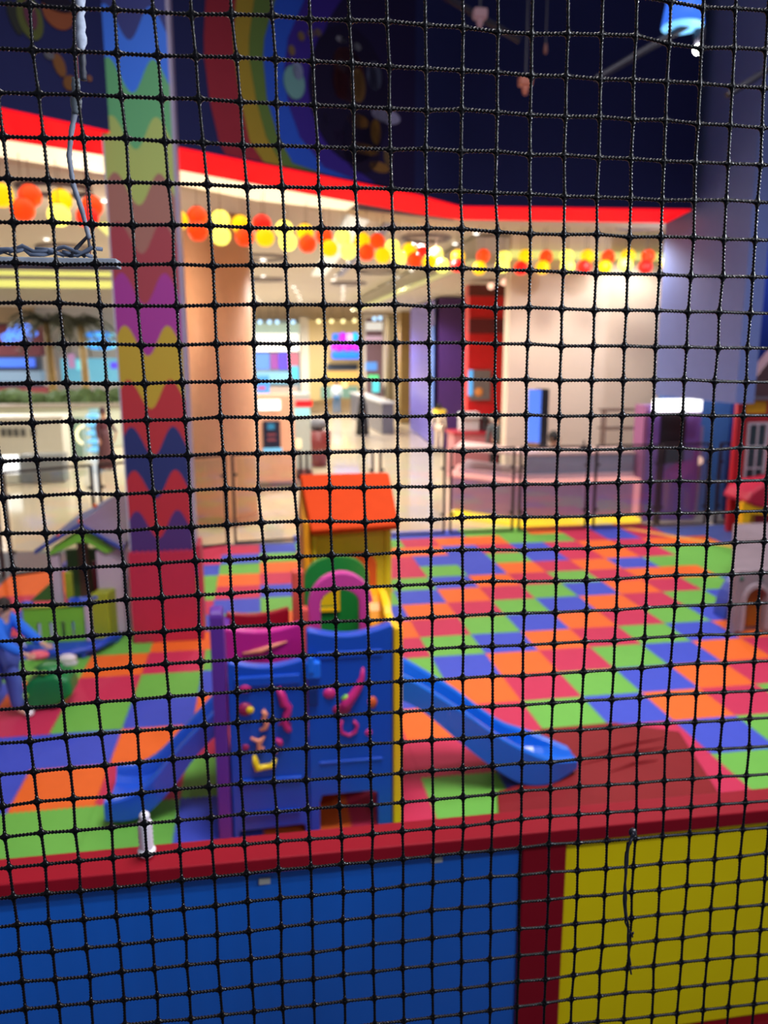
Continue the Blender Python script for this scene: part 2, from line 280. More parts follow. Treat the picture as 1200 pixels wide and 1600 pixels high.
# left end of the fascia: dim painted fruit and squirrel-like leaf shapes
def left_print(name, cx, cz, a, b, rot, c, par, off=.01):
    A = Vector((-1.86, 6.86)); D = (Vector((-1.25, 7.34)) - A).normalized(); n = Vector((D.y, -D.x)); bm = NB(); F = []; Bv = []
    for u, v in ell(cx, cz, a, b, rot):
        p = A + D * u; q = p + n * off; F.append(bm.verts.new((q.x, q.y, v))); q = p + n * .001; Bv.append(bm.verts.new((q.x, q.y, v)))
    bm.faces.new(F); bm.faces.new(Bv[::-1]); k = len(F)
    for i in range(k): bm.faces.new([F[i], Bv[i], Bv[(i + 1) % k], F[(i + 1) % k]])
    return obj(name, bm, mat('mural_' + name + str(c[0]), c, .8, .1), par)
mf = thing('fruit_mural', 'dim mural of a melon slice and orange fruit on the fascia left of the column', 'mural', (-1.7, 6.95, 4.7))
for nm, (u, z, a, b, rot), c, off in [('leaf', (0.165, 5.173, 0.044, 0.117, 0.3), (44, 46, 44), 0.01), ('melon_rind', (0.284, 5.205, 0.101, 0.155, 0.15), (78, 84, 46), 0.012), ('melon_flesh', (0.286, 5.223, 0.05, 0.1, 0.15), (88, 48, 66), 0.02), ('orange_bowl', (0.513, 5.304, 0.128, 0.121, 0), (128, 72, 48), 0.01), ('bowl_dark_oval', (0.509, 5.375, 0.138, 0.065, 0), (28, 24, 40), 0.02), ('bird_body', (0.491, 4.922, 0.048, 0.085, 0.3), (112, 74, 44), 0.012), ('bird_tail', (0.565, 4.809, 0.049, 0.062, -0.6), (108, 72, 42), 0.012), ('bird_head', (0.413, 4.977, 0.042, 0.033, 0), (88, 88, 96), 0.014), ('berry', (0.739, 4.881, 0.022, 0.024, 0), (120, 80, 60), 0.012)]:  # the bowl print has a dark oval across its top
    left_print(nm, u, z, a, b, rot, c, mf, off)

# ================================================================ KNEE WALL OF THE VIEWER'S PLATFORM
kw = thing('knee_wall', 'low barrier wall of glossy blue and yellow panels capped by a red rail', 'barrier', (.3, 1.58, 1.06))
red = mat('rail_red', (142, 16, 34), .55, .12)
obj('cap_rail', B1(-2.2, 2.6, 1.5, 1.588, 1.628, 1.662), red, kw, bevel=.003)
obj('blue_panel', B1(-2.2, .565, 1.545, 1.58, 1.06, 1.63), mat('panel_blue', (14, 100, 206), .25, .5, coat=.5, var=.12, scale=2), kw)
obj('yellow_panel', B1(.655, 2.6, 1.545, 1.58, 1.06, 1.63), mat('panel_yellow', (255, 226, 0), .5, .25), kw)
obj('post', B1(.555, .66, 1.53, 1.585, 1.0, 1.63), red, kw, bevel=.004)
obj('base_rail', B1(.66, 2.6, 1.53, 1.585, .98, 1.045), red, kw, bevel=.004)
for sx, sz in ((-.02, 1.575), (.36, 1.585)):
    obj('pale_spot', B1(sx - .012, sx + .012, 1.538, 1.546, sz, sz + .012), mat('spot_pale', (190, 190, 180), .5), kw)  # small pale block set on the blue panel
struct('platform_floor', B1(-2.2, 2.6, -1.5, 1.53, .92, .98), mat('platform_grey', (60, 60, 66), .7))
# small white fitting standing on the rail
wf = thing('white_plastic_fitting', 'small ribbed white plastic post with ball top standing on the red rail', 'post', (-.262, 1.55, 1.662))
wp = mat('fitting_white', (225, 220, 232), .4, .5)
prof = [(.012, .0), (.0165, .012), (.019, .02), (.014, .026)]
bm = NB(); lathe(bm, [(.011, 0), (.018, .008), (.019, .014), (.015, .020)], (-.262, 1.55, 1.662)); obj('base_cup', bm, mat('fitting_bright', (245, 245, 250), .3), wf, smooth=True)
bm = NB(); pr = []
for i in range(13): pr.append((.0155 if i % 2 else .0135, .020 + i * .005))
lathe(bm, pr + [(.006, .084)], (-.262, 1.55, 1.662)); obj('ribbed_stem', bm, wp, wf, smooth=True)
bm = NB(); ball(bm, (-.262, 1.55, 1.662 + .092), .0115); obj('ball_top', bm, wp, wf, smooth=True)

# ================================================================ SAFETY NET (in focus)
NX=[
[-3378,-3056,-2731,-2405,-2074,-1747,-1420,-1096,-784,-468,-141,188,521,851,1186,1523,1856,2178,2501,2824,3153,3479,3803,4129,4451,4778,5104,5432,5759],
[-3372,-3047,-2724,-2399,-2072,-1740,-1411,-1088,-776,-460,-133,197,529,860,1195,1532,1865,2188,2510,2834,3163,3491,3817,4139,4462,4788,5116,5443,5771],
[-3368,-3044,-2716,-2393,-2066,-1737,-1403,-1080,-768,-453,-126,207,537,869,1204,1541,1876,2198,2518,2845,3173,3501,3830,4150,4470,4800,5127,5455,5783],
[-3361,-3037,-2712,-2386,-2063,-1734,-1390,-1070,-760,-450,-120,220,540,880,1210,1550,1890,2210,2520,2860,3180,3510,3840,4160,4490,4810,5138,5466,5794],
[-3350,-3029,-2704,-2380,-2061,-1740,-1410,-1070,-740,-430,-90,240,560,900,1230,1560,1890,2210,2530,2860,3190,3510,3840,4170,4500,4820,5151,5479,5808],
[-3335,-3015,-2689,-2364,-2041,-1720,-1410,-1060,-730,-420,-70,240,570,910,1230,1570,1890,2220,2530,2870,3200,3530,3850,4180,4510,4840,5168,5497,5825],
[-3330,-3004,-2679,-2356,-2030,-1710,-1390,-1040,-720,-400,-60,250,590,910,1240,1560,1890,2220,2540,2870,3210,3530,3860,4180,4520,4860,5183,5511,5839],
[-3324,-2998,-2672,-2346,-2020,-1700,-1380,-1040,-710,-380,-40,270,590,920,1250,1570,1890,2220,2550,2890,3210,3550,3870,4200,4530,4860,5191,5520,5849],
[-3321,-2995,-2669,-2341,-2010,-1690,-1370,-1030,-690,-370,-30,280,610,940,1260,1580,1910,2250,2570,2900,3230,3560,3880,4220,4540,4870,5199,5528,5857],
[-3322,-2996,-2670,-2344,-2020,-1690,-1360,-1030,-700,-360,-20,280,610,940,1270,1590,1920,2260,2580,2910,3240,3560,3890,4220,4560,4880,5209,5538,5867],
[-3319,-2993,-2667,-2342,-2020,-1690,-1350,-1030,-690,-360,-10,290,620,950,1280,1610,1930,2250,2580,2910,3240,3570,3890,4220,4550,4890,5217,5545,5875],
[-3313,-2987,-2660,-2332,-2000,-1680,-1340,-1020,-690,-360,-24,290,630,960,1290,1610,1940,2260,2580,2920,3250,3570,3900,4230,4570,4890,5224,5555,5885],
[-3299,-2976,-2650,-2327,-2000,-1680,-1340,-1010,-680,-350,-26,300,620,960,1300,1620,1940,2260,2580,2920,3250,3580,3910,4230,4560,4910,5235,5563,5893],
[-3296,-2969,-2641,-2317,-2000,-1670,-1340,-1010,-670,-350,-24,300,630,970,1310,1620,1950,2280,2590,2930,3260,3590,3920,4240,4570,4910,5240,5570,5896],
[-3289,-2962,-2634,-2300,-1990,-1660,-1330,-1000,-660,-340,-22,310,640,980,1310,1630,1960,2280,2600,2930,3260,3590,3920,4240,4580,4910,5237,5566,5898],
[-3286,-2959,-2632,-2310,-1980,-1650,-1310,-990,-660,-330,-30,310,650,980,1320,1640,1960,2280,2600,2930,3260,3590,3940,4260,4590,4920,5240,5575,5909],
[-3279,-2952,-2625,-2300,-1970,-1650,-1320,-980,-660,-330,-10,330,650,990,1310,1650,1960,2290,2613,2949,3278,3613,3948,4276,4604,4932,5260,5590,5922],
[-3270,-2942,-2613,-2280,-1960,-1650,-1300,-980,-640,-320,10,340,660,1000,1320,1650,1970,2290,2620,2960,3300,3630,3960,4290,4620,4940,5280,5607,5933],
[-3264,-2936,-2608,-2280,-1960,-1630,-1300,-970,-630,-320,20,340,680,1000,1330,1650,1980,2300,2630,2970,3300,3640,3970,4300,4630,4940,5280,5611,5942],
[-3264,-2936,-2608,-2280,-1960,-1630,-1290,-970,-640,-310,30,350,690,1010,1340,1670,1990,2300,2640,2980,3320,3650,3980,4310,4630,4950,5280,5616,5948],
[-3265,-2937,-2608,-2280,-1960,-1620,-1300,-970,-640,-300,40,360,690,1020,1350,1670,2000,2310,2640,2980,3320,3650,3990,4310,4630,4950,5300,5626,5956],
[-3265,-2937,-2609,-2280,-1950,-1630,-1290,-960,-640,-300,40,370,690,1020,1350,1680,2000,2320,2650,2990,3320,3660,3980,4310,4630,4950,5300,5634,5966],
[-3260,-2932,-2608,-2280,-1950,-1620,-1280,-960,-630,-310,40,370,700,1020,1350,1680,2010,2330,2660,2990,3320,3660,3980,4310,4640,4970,5310,5639,5970],
[-3257,-2927,-2598,-2273,-1936,-1605,-1281,-955,-627,-300,40,370,700,1030,1360,1680,2020,2330,2670,2990,3320,3660,3990,4320,4650,4980,5310,5649,5983],
[-3254,-2924,-2590,-2270,-1930,-1590,-1280,-950,-620,-300,30,360,700,1030,1360,1690,2020,2347,2673,3000,3330,3670,3990,4320,4650,4980,5340,5664,5995],
[-3252,-2924,-2600,-2260,-1940,-1590,-1270,-940,-610,-290,50,370,700,1040,1370,1700,2030,2360,2680,3010,3340,3680,4010,4340,4680,5010,5340,5677,6010],
[-3249,-2919,-2590,-2250,-1930,-1600,-1270,-940,-620,-290,50,380,720,1050,1370,1710,2040,2360,2690,3020,3350,3690,4030,4360,4690,5030,5360,5687,6016],
[-3239,-2910,-2580,-2260,-1940,-1600,-1270,-940,-610,-280,50,390,720,1040,1380,1710,2030,2360,2690,3020,3360,3700,4040,4370,4700,5040,5360,5687,6021],
[-3236,-2905,-2570,-2270,-1930,-1610,-1270,-940,-610,-280,60,390,730,1050,1380,1710,2040,2360,2690,3030,3370,3710,4040,4370,4710,5040,5360,5690,6027],
[-3237,-2907,-2580,-2260,-1930,-1600,-1270,-930,-610,-280,60,390,720,1050,1380,1700,2040,2370,2700,3040,3380,3710,4040,4380,4720,5050,5370,5710,6040],
[-3240,-2910,-2580,-2260,-1920,-1600,-1270,-940,-620,-270,50,390,720,1050,1380,1710,2040,2380,2710,3040,3380,3720,4060,4390,4720,5050,5380,5720,6051],
[-3239,-2910,-2580,-2250,-1930,-1600,-1260,-930,-610,-270,50,390,720,1050,1380,1710,2050,2380,2720,3040,3390,3720,4060,4390,4720,5060,5380,5720,6056],
[-3239,-2909,-2578,-2251,-1933,-1610,-1270,-930,-600,-260,50,390,730,1060,1390,1720,2050,2390,2720,3050,3390,3710,4050,4380,4730,5060,5400,5730,6063],
[-3238,-2907,-2579,-2254,-1933,-1604,-1268,-930,-595,-265,60,393,731,1063,1395,1730,2060,2400,2720,3050,3380,3720,4050,4400,4730,5060,5400,5740,6071],
[-3237,-2906,-2579,-2254,-1931,-1599,-1266,-928,-592,-264,65,396,733,1067,1399,1732,2066,2399,2727,3054,3387,3721,4050,4410,4730,5070,5400,5740,6075],
[-3236,-2909,-2582,-2256,-1930,-1596,-1264,-927,-590,-262,68,399,736,1071,1403,1738,2071,2402,2731,3059,3391,3729,4063,4405,4740,5073,5408,5745,6080],
[-3235,-2912,-2582,-2256,-1928,-1594,-1262,-925,-587,-260,71,402,739,1074,1406,1741,2074,2405,2736,3063,3394,3736,4072,4408,4746,5078,5414,5749,6085],
[-3243,-2912,-2581,-2255,-1925,-1593,-1261,-923,-585,-258,73,404,742,1077,1412,1745,2078,2409,2739,3067,3399,3741,4077,4412,4752,5082,5419,5754,6091]]
NZ=[
[30757,30762,30767,30772,30773,30777,30779,30782,30786,30793,30804,30811,30814,30818,30822,30822,30813,30806,30807,30817,30825,30805,30788,30784,30779,30777,30780,30777,30773],
[30420,30425,30429,30434,30438,30438,30440,30444,30447,30454,30465,30472,30475,30479,30483,30482,30473,30466,30466,30477,30491,30478,30451,30441,30438,30442,30439,30436,30432],
[30089,30094,30092,30096,30100,30102,30103,30106,30109,30114,30126,30134,30134,30139,30145,30142,30135,30125,30125,30138,30150,30143,30120,30090,30100,30100,30099,30101,30097],
[29752,29757,29761,29760,29763,29765,29760,29770,29770,29770,29790,29800,29790,29800,29810,29800,29800,29780,29780,29800,29810,29820,29770,29750,29770,29770,29766,29762,29757],
[29417,29420,29424,29428,29430,29430,29440,29440,29440,29450,29460,29460,29460,29460,29450,29450,29450,29450,29440,29450,29440,29450,29450,29450,29440,29440,29431,29425,29420],
[29082,29088,29092,29095,29097,29100,29110,29110,29110,29120,29110,29110,29110,29110,29110,29110,29130,29120,29110,29110,29120,29110,29120,29100,29100,29090,29091,29087,29083],
[28745,28750,28754,28758,28760,28760,28770,28780,28770,28770,28760,28770,28770,28770,28770,28790,28780,28790,28770,28780,28770,28770,28760,28760,28760,28760,28753,28748,28743],
[28407,28412,28416,28421,28430,28430,28420,28430,28430,28430,28420,28430,28430,28440,28440,28430,28440,28430,28430,28420,28420,28420,28410,28420,28430,28420,28413,28408,28402],
[28071,28075,28079,28082,28080,28090,28080,28080,28090,28090,28080,28080,28090,28090,28100,28110,28110,28090,28080,28080,28090,28070,28080,28080,28070,28070,28065,28061,28055],
[27735,27739,27743,27747,27750,27740,27750,27750,27760,27750,27760,27760,27770,27760,27770,27750,27760,27750,27750,27740,27730,27730,27730,27720,27720,27720,27715,27710,27705],
[27399,27403,27407,27412,27420,27420,27400,27400,27400,27410,27420,27420,27420,27420,27430,27410,27420,27400,27410,27400,27390,27390,27390,27380,27380,27370,27368,27363,27358],
[27059,27063,27067,27069,27070,27070,27070,27060,27060,27070,27074,27070,27080,27080,27080,27080,27080,27070,27070,27050,27050,27050,27040,27040,27030,27030,27025,27020,27014],
[26712,26712,26717,26725,26730,26730,26720,26720,26730,26730,26734,26730,26740,26740,26730,26740,26740,26730,26730,26720,26720,26720,26720,26720,26700,26690,26685,26679,26674],
[26370,26373,26376,26380,26380,26390,26380,26390,26390,26410,26402,26390,26400,26400,26390,26390,26400,26390,26390,26370,26370,26370,26370,26370,26350,26350,26347,26342,26336],
[26037,26040,26040,26040,26050,26050,26060,26060,26060,26070,26063,26060,26060,26060,26060,26060,26040,26050,26050,26040,26030,26030,26040,26030,26000,26020,26011,26005,25998],
[25700,25704,25707,25710,25720,25730,25710,25720,25730,25740,25720,25720,25720,25710,25710,25700,25700,25700,25700,25690,25690,25690,25690,25690,25670,25670,25670,25666,25662],
[25368,25371,25375,25380,25370,25370,25360,25380,25380,25390,25400,25400,25390,25370,25380,25370,25380,25380,25366,25355,25351,25353,25355,25349,25339,25343,25341,25331,25328],
[25028,25031,25035,25040,25020,25030,25030,25040,25050,25040,25050,25050,25050,25040,25050,25050,25050,25040,25020,25020,25010,25020,25020,25010,25000,25010,25010,25000,24989],
[24685,24688,24690,24690,24680,24680,24700,24700,24710,24710,24720,24710,24710,24710,24710,24710,24710,24710,24690,24680,24670,24670,24680,24680,24670,24660,24660,24656,24650],
[24345,24348,24350,24350,24350,24360,24360,24360,24370,24370,24370,24370,24370,24360,24360,24360,24360,24360,24350,24340,24340,24330,24340,24340,24330,24320,24320,24311,24304],
[24006,24009,24013,24020,24010,24010,24020,24030,24030,24030,24040,24030,24020,24020,24020,24020,24020,24010,24000,24000,24000,23990,24000,24000,24000,23980,23970,23971,23966],
[23663,23666,23668,23670,23670,23680,23680,23690,23690,23690,23700,23680,23690,23690,23690,23680,23680,23680,23660,23660,23660,23660,23660,23670,23670,23650,23650,23636,23627],
[23323,23325,23324,23320,23340,23350,23350,23350,23360,23360,23360,23360,23360,23360,23350,23350,23350,23340,23330,23330,23330,23320,23320,23330,23320,23310,23300,23298,23292],
[22991,22996,22998,23000,23009,23010,23015,23020,23026,23027,23030,23030,23020,23020,23010,23010,23000,23000,23000,23000,22990,22990,23000,22990,22980,22970,22970,22958,22950],
[22659,22663,22660,22680,22680,22670,22680,22690,22690,22690,22680,22670,22670,22660,22660,22660,22650,22656,22658,22640,22650,22650,22650,22650,22650,22630,22620,22613,22605],
[22323,22326,22330,22340,22330,22330,22340,22340,22340,22350,22340,22340,22340,22320,22320,22320,22320,22320,22330,22320,22320,22310,22300,22300,22290,22290,22270,22265,22258],
[21989,21991,21990,21990,21990,21990,21990,22000,22010,22000,22000,21990,21980,21980,21980,21980,21970,21980,21990,21990,21980,21970,21960,21950,21940,21940,21930,21923,21917],
[21660,21661,21660,21660,21650,21650,21650,21660,21660,21660,21670,21660,21660,21650,21650,21650,21650,21640,21640,21650,21630,21620,21610,21610,21600,21590,21590,21584,21579],
[21334,21336,21340,21330,21320,21320,21320,21320,21320,21330,21330,21320,21320,21310,21320,21320,21320,21320,21300,21300,21280,21270,21260,21260,21250,21240,21240,21250,21240],
[21007,21009,21010,20990,20990,20980,20980,20980,20970,20970,20980,20980,20980,20980,20970,20980,20970,20960,20960,20950,20950,20930,20930,20920,20930,20910,20910,20910,20899],
[20677,20679,20680,20660,20650,20660,20650,20650,20640,20630,20630,20620,20630,20640,20630,20630,20630,20620,20620,20600,20600,20590,20590,20590,20580,20580,20570,20560,20554],
[20342,20345,20350,20340,20330,20320,20310,20300,20300,20300,20300,20290,20300,20290,20290,20280,20280,20270,20270,20260,20250,20260,20250,20250,20240,20250,20230,20220,20209],
[20006,20008,20009,20003,19998,20010,20000,19980,19980,19970,19970,19960,19960,19950,19940,19940,19930,19930,19930,19910,19920,19920,19920,19910,19910,19900,19890,19870,19864],
[19669,19670,19667,19671,19662,19666,19660,19647,19640,19634,19629,19624,19619,19611,19603,19600,19590,19590,19590,19590,19600,19590,19590,19560,19560,19550,19540,19530,19519],
[19331,19332,19329,19334,19328,19325,19322,19310,19301,19297,19290,19286,19280,19273,19265,19260,19253,19251,19251,19253,19255,19242,19220,19210,19200,19200,19190,19180,19174],
[18994,18991,18997,18990,18990,18986,18984,18973,18963,18959,18952,18948,18941,18935,18924,18920,18915,18912,18911,18914,18911,18892,18884,18870,18862,18857,18850,18841,18833],
[18657,18659,18659,18656,18652,18648,18646,18635,18625,18621,18614,18610,18603,18596,18585,18581,18576,18572,18572,18575,18566,18552,18538,18530,18523,18516,18509,18500,18492],
[18322,18322,18322,18318,18312,18310,18308,18297,18287,18283,18275,18271,18263,18252,18247,18242,18237,18233,18233,18235,18230,18213,18198,18190,18183,18176,18169,18160,18152]]

I0, J0 = -3, -3
YN = .75
netm = mat('net_cord', (4, 4, 7), .24, .24, var=.1)
net = thing('safety_net', 'black twisted cord safety net with square mesh stretched across the view', 'net', (.1, YN, 2.0))
rj = random.Random(3)
import numpy as np
def cord(line, r0, name):
    """twisted two-strand cord: an oval section that turns along the path and thickens at the joints"""
    A = np.array(line); d = A[1:] - A[:-1]; L = np.linalg.norm(d, axis=1); n = 34; K = 6
    t = np.arange(n) / n
    P = (A[:-1, None, :] + d[:, None, :] * t[None, :, None]).reshape(-1, 3); P = np.vstack([P, A[-1:]])
    dist = np.append((np.minimum(t, 1 - t)[None, :] * L[:, None]).ravel(), 0)
    R = r0 * (1 + .55 * np.exp(-dist / .0030))
    # soften the polyline a little so the corners at the joints are not sharp
    Q = P.copy()
    for _ in range(4): Q[1:-1] = (Q[:-2] + Q[1:-1] * 2 + Q[2:]) / 4
    T = np.gradient(Q, axis=0); T /= np.linalg.norm(T, axis=1)[:, None]
    a = np.array([0, 1.0, 0]); b = np.cross(T, a); b /= np.linalg.norm(b, axis=1)[:, None]
    tot = np.concatenate([[0], np.cumsum(np.linalg.norm(np.diff(Q, axis=0), axis=1))]); ang = tot / .0034 * np.pi
    vs = np.empty((len(Q), K, 3))
    for k in range(K):
        th = 2 * np.pi * k / K
        e = (1 + .34 * np.cos(2 * th)) * R
        vs[:, k] = Q + (a[None] * np.cos(th + ang)[:, None] + b * np.sin(th + ang)[:, None]) * e[:, None]
    vs = vs.reshape(-1, 3) - np.array(BASE['safety_net'])
    i = np.arange(len(Q) - 1)[:, None] * K; k = np.arange(K)[None]; k2 = (k + 1) % K
    F = np.stack([i + k, i + k2, i + K + k2, i + K + k], -1).reshape(-1, 4)
    me = bpy.data.meshes.new(name); me.vertices.add(len(vs)); me.vertices.foreach_set('co', vs.ravel())
    me.loops.add(F.size); me.loops.foreach_set('vertex_index', F.ravel().astype('i')); me.polygons.add(len(F))
    me.polygons.foreach_set('loop_start', (np.arange(len(F)) * 4).astype('i')); me.update(calc_edges=True); me.materials.append(netm)
    o = bpy.data.objects.new(name, me); C.objects.link(o); o.parent = net; return o
def node(i, j): return (NX[j][i] / 10000, YN, NZ[j][i] / 10000)
for i in range(len(NX[0])): cord([node(i, j) for j in range(len(NX))], .00134, 'vertical_cord')
for j in range(len(NX)): cord([node(i, j) for i in range(len(NX[0]))], .00150, 'horizontal_cord')
bm = NB()   # webbed joint: a small cushion with four concave sides
Qd = [(.0072, .0009), (.0042, .0015), (.0025, .0025), (.0015, .0042), (.0009, .0072)]
OUT = []
for q in range(4):
    for (u, v) in Qd: OUT.append([(u, v), (-v, u), (-u, -v), (v, -u)][q])
for yy, f in ((-.0022, .62),): pass
la = [[bm.verts.new((u * f, yy, v * f)) for u, v in OUT] for yy, f in ((-.0018, .5), (-.0008, 1.0), (.0008, 1.0), (.0018, .5))]
for p, q in zip(la, la[1:]):
    for k in range(len(p)): bm.faces.new([p[k], p[(k + 1) % len(p)], q[(k + 1) % len(p)], q[k]])
bm.faces.new(la[0]); bm.faces.new(la[-1][::-1]); bmesh.ops.triangulate(bm, faces=bm.faces); bmesh.ops.recalc_face_normals(bm, faces=bm.faces); bm.verts.index_update()
JV = np.array([v.co[:] for v in bm.verts]); bm.faces.ensure_lookup_table(); JF = np.array([[v.index for v in f.verts] for f in bm.faces]); bm.free()
ND = np.array([node(i, j) for j in range(len(NX)) for i in range(len(NX[0]))]) - np.array(BASE['safety_net'])
AV = (JV[None] + ND[:, None]).reshape(-1, 3); AF = (JF[None] + (np.arange(len(ND)) * len(JV))[:, None, None]).reshape(-1, 3)
me = bpy.data.meshes.new('joints'); me.from_pydata(AV.tolist(), [], AF.tolist()); me.materials.append(netm); me.polygons.foreach_set('use_smooth', [True] * len(me.polygons))
o = bpy.data.objects.new('joints', me); C.objects.link(o); o.parent = net; o['kind'] = 'stuff'
# loose tie strings
tm = mat('tie_string', (12, 14, 30), .4, .6)
ts = thing('tie_string', 'loose dark blue tie string knotted to the net over the yellow panel', 'string', (.39, .74, 1.99))
for k, pth in enumerate([[(.397, 2.174), (.3925, 2.160), (.391, 2.13), (.390, 2.096), (.394, 2.062), (.404, 2.042), (.404, 2.05)],
                         [(.399, 2.172), (.389, 2.165), (.390, 2.12), (.392, 2.09), (.397, 2.05), (.399, 2.02), (.405, 1.990)],
                         [(.394, 2.178), (.387, 2.155), (.388, 2.115), (.3895, 2.085), (.396, 2.06), (.398, 2.03), (.402, 2.005)]]):
    bm = NB(); sp = []
    for a, b in zip(pth, pth[1:]):
        for i in range(6):
            t = i / 6; sp.append((a[0] + (b[0] - a[0]) * t, .741 - .002 * k + .001 * sin(i), a[1] + (b[1] - a[1]) * t))
    tube(bm, sp, .0011, 6); obj('strand', bm, tm, ts, smooth=True)
bm = NB(); ball(bm, (.397, .744, 2.174), .0045, 1, .8, 1.2); obj('knot', bm, tm, ts, smooth=True)
# frayed rope and hanging wooden batten just behind the net, top left
rp = thing('frayed_rope', 'frayed pale grey rope hanging down behind the net at upper left', 'rope', (-.165, .9, 2.80))
gr = mat('rope_grey', (140, 148, 164), .8, .2, var=.3, scale=200)
def rough_tube(bm, pts, r, amp, seed, n=9):
    rr = random.Random(seed); P = []; R = []
    for a, b in zip(pts, pts[1:]):
        for i in range(10):
            t = i / 10; P.append([a[k] + (b[k] - a[k]) * t for k in range(3)]); R.append(r[0] + rr.uniform(-amp, amp))
    P.append(list(pts[-1])); R.append(r[0]); tube(bm, P, R, n)
bm = NB(); rough_tube(bm, [(-.162, .9, 3.12), (-.161, .9, 3.04), (-.163, .9, 2.992)], (.0050,), .0012, 1); obj('sleeve', bm, gr, rp, smooth=True)
bm = NB(); rough_tube(bm, [(-.163, .905, 2.995), (-.1635, .905, 2.968)], (.0034,), .0006, 3); obj('inner_cord', bm, mat('rope_dark', (40, 44, 56), .6), rp, smooth=True)
bm = NB(); rough_tube(bm, [(-.170, .9, 2.968), (-.172, .9, 2.935)], (.0048,), .0012, 4); obj('tape_wrap', bm, mat('tape_grey', (96, 106, 114), .5, var=.3, scale=150), rp, smooth=True)
bm = NB(); rough_tube(bm, [(-.172, .9, 2.94), (-.178, .9, 2.918), (-.182, .9, 2.895), (-.180, .9, 2.868), (-.173, .9, 2.842), (-.168, .9, 2.815)], (.0026,), .0003, 5); obj('cord', bm, mat('rope_slate', (112, 120, 136), .6, var=.2, scale=100), rp, smooth=True)
bt = thing('wooden_batten', 'grey weathered batten with tangled cable lying on it behind the net', 'batten', (-.26, .9, 2.785))
bm = NB(); box(bm, -.42, -.140, .885, .915, 2.786, 2.7945, Matrix.Rotation(0, 3, 'Y')); obj('bar', bm, mat('batten_grey', (132, 140, 152), .8, var=.3, scale=60), bt, bevel=.001)
bm = NB(); rr = random.Random(9)
for q in range(7):
    x = -.27 + q * .012; pts = [(x + .02 * i / 2 + rr.uniform(-.004, .004), .9 + rr.uniform(-.004, .004), 2.797 + rr.uniform(0, .011)) for i in range(5)]
    tube(bm, pts, .0021, 6)
obj('tangled_cable', bm, mat('cable_slate', (88, 100, 122), .6), bt, smooth=True)
bm = NB(); tube(bm, [(-.189, .9, 2.796), (-.181, .9, 2.806), (-.170, .9, 2.817), (-.1675, .9, 2.806), (-.176, .9, 2.797)], .0024, 6); obj('cable_loop', bm, mat('cable_dark', (44, 46, 58), .6), bt, smooth=True)
bm = NB(); tube(bm, [(-.29, .9, 2.797), (-.275, .9, 2.803), (-.262, .9, 2.803), (-.245, .9, 2.797)], .0008, 6); obj('wire', bm, MATS['cable_dark'], bt, smooth=True)
bm = NB(); tube(bm, [(-.1725, .93, 3.1), (-.1735, .93, 2.80)], .0006, 5); tag(obj('thin_wire', bm, mat('wire_maroon', (90, 30, 40), .6)), 'thin straight wire hanging beside the frayed rope', 'wire')

# ================================================================ CENTRAL PLAY SET

ps = thing('climber_slide_playset', 'blue and purple plastic climber with arch windows and two blue slides', 'play set', (.2, 4.6, 0))
pb = mat('plastic_blue', (8, 74, 190), .38, .5, var=.04); pb2 = mat('plastic_blue_light', (20, 110, 235), .4)
py_ = mat('plastic_yellow', (238, 190, 0), .4); pp = mat('plastic_purple', (92, 44, 150), .4); pm = mat('plastic_magenta', (190, 34, 140), .35)
pdr = mat('plastic_dark_red', (150, 6, 36), .4); psm = mat('plastic_salmon', (214, 84, 74), .45); pgr = mat('plastic_green', (22, 128, 52), .4)
por = mat('plastic_orange', (232, 92, 20), .42); pmg = mat('plastic_pink_purple', (196, 60, 150), .4)
# front panels
out = [(-.215, 0), (-.185, 0), (-.185, .045)] + [(-.175, .062), (.17, .072), (.185, .062), (.19, 0)] + [(.212, 0), (.212, 1.060)] + sag(.205, -.205, 1.062, 1.066, .036)[0:] + [(-.212, 1.055)]
bm = NB(); prism(bm, out, 4.08, 4.15); fp = obj('front_panel', bm, pb, ps, bevel=.008)
out2 = [(.216, 0), (.27, 0), (.27, .20)] + [(.285, .245), (.56, .250), (.60, .235), (.605, 0)] + [(.685, 0), (.685, 1.225)] + sag(.678, .225, 1.235, 1.225, .045) + [(.216, 1.215)]
bm = NB(); prism(bm, out2, 4.07, 4.15); fp2 = obj('front_panel', bm, pb, ps, bevel=.008)
for (x0, x1, z0, z1, par) in ((-.175, .175, .93, .985, fp), (-.175, .175, .36, .378, fp), (.27, .63, 1.06, 1.10, fp2), (.27, .63, .44, .455, fp2), (-.16, .16, .16, .175, fp)):
    bm = NB(); box(bm, x0, x1, 4.062, 4.085, z0, z1); obj('moulded_rib', bm, pb, par, bevel=.006)
bm = NB(); box(bm, .205, .285, 4.03, 4.075, .965, 1.06); box(bm, .215, .25, 4.02, 4.04, 1.0, 1.10); obj('latch', bm, pb2, fp2, bevel=.008)
bm = NB(); box(bm, .215, .27, 4.05, 4.075, .80, .90); obj('hinge_plate', bm, mat('plastic_navy', (6, 44, 120), .4), fp2, bevel=.006)
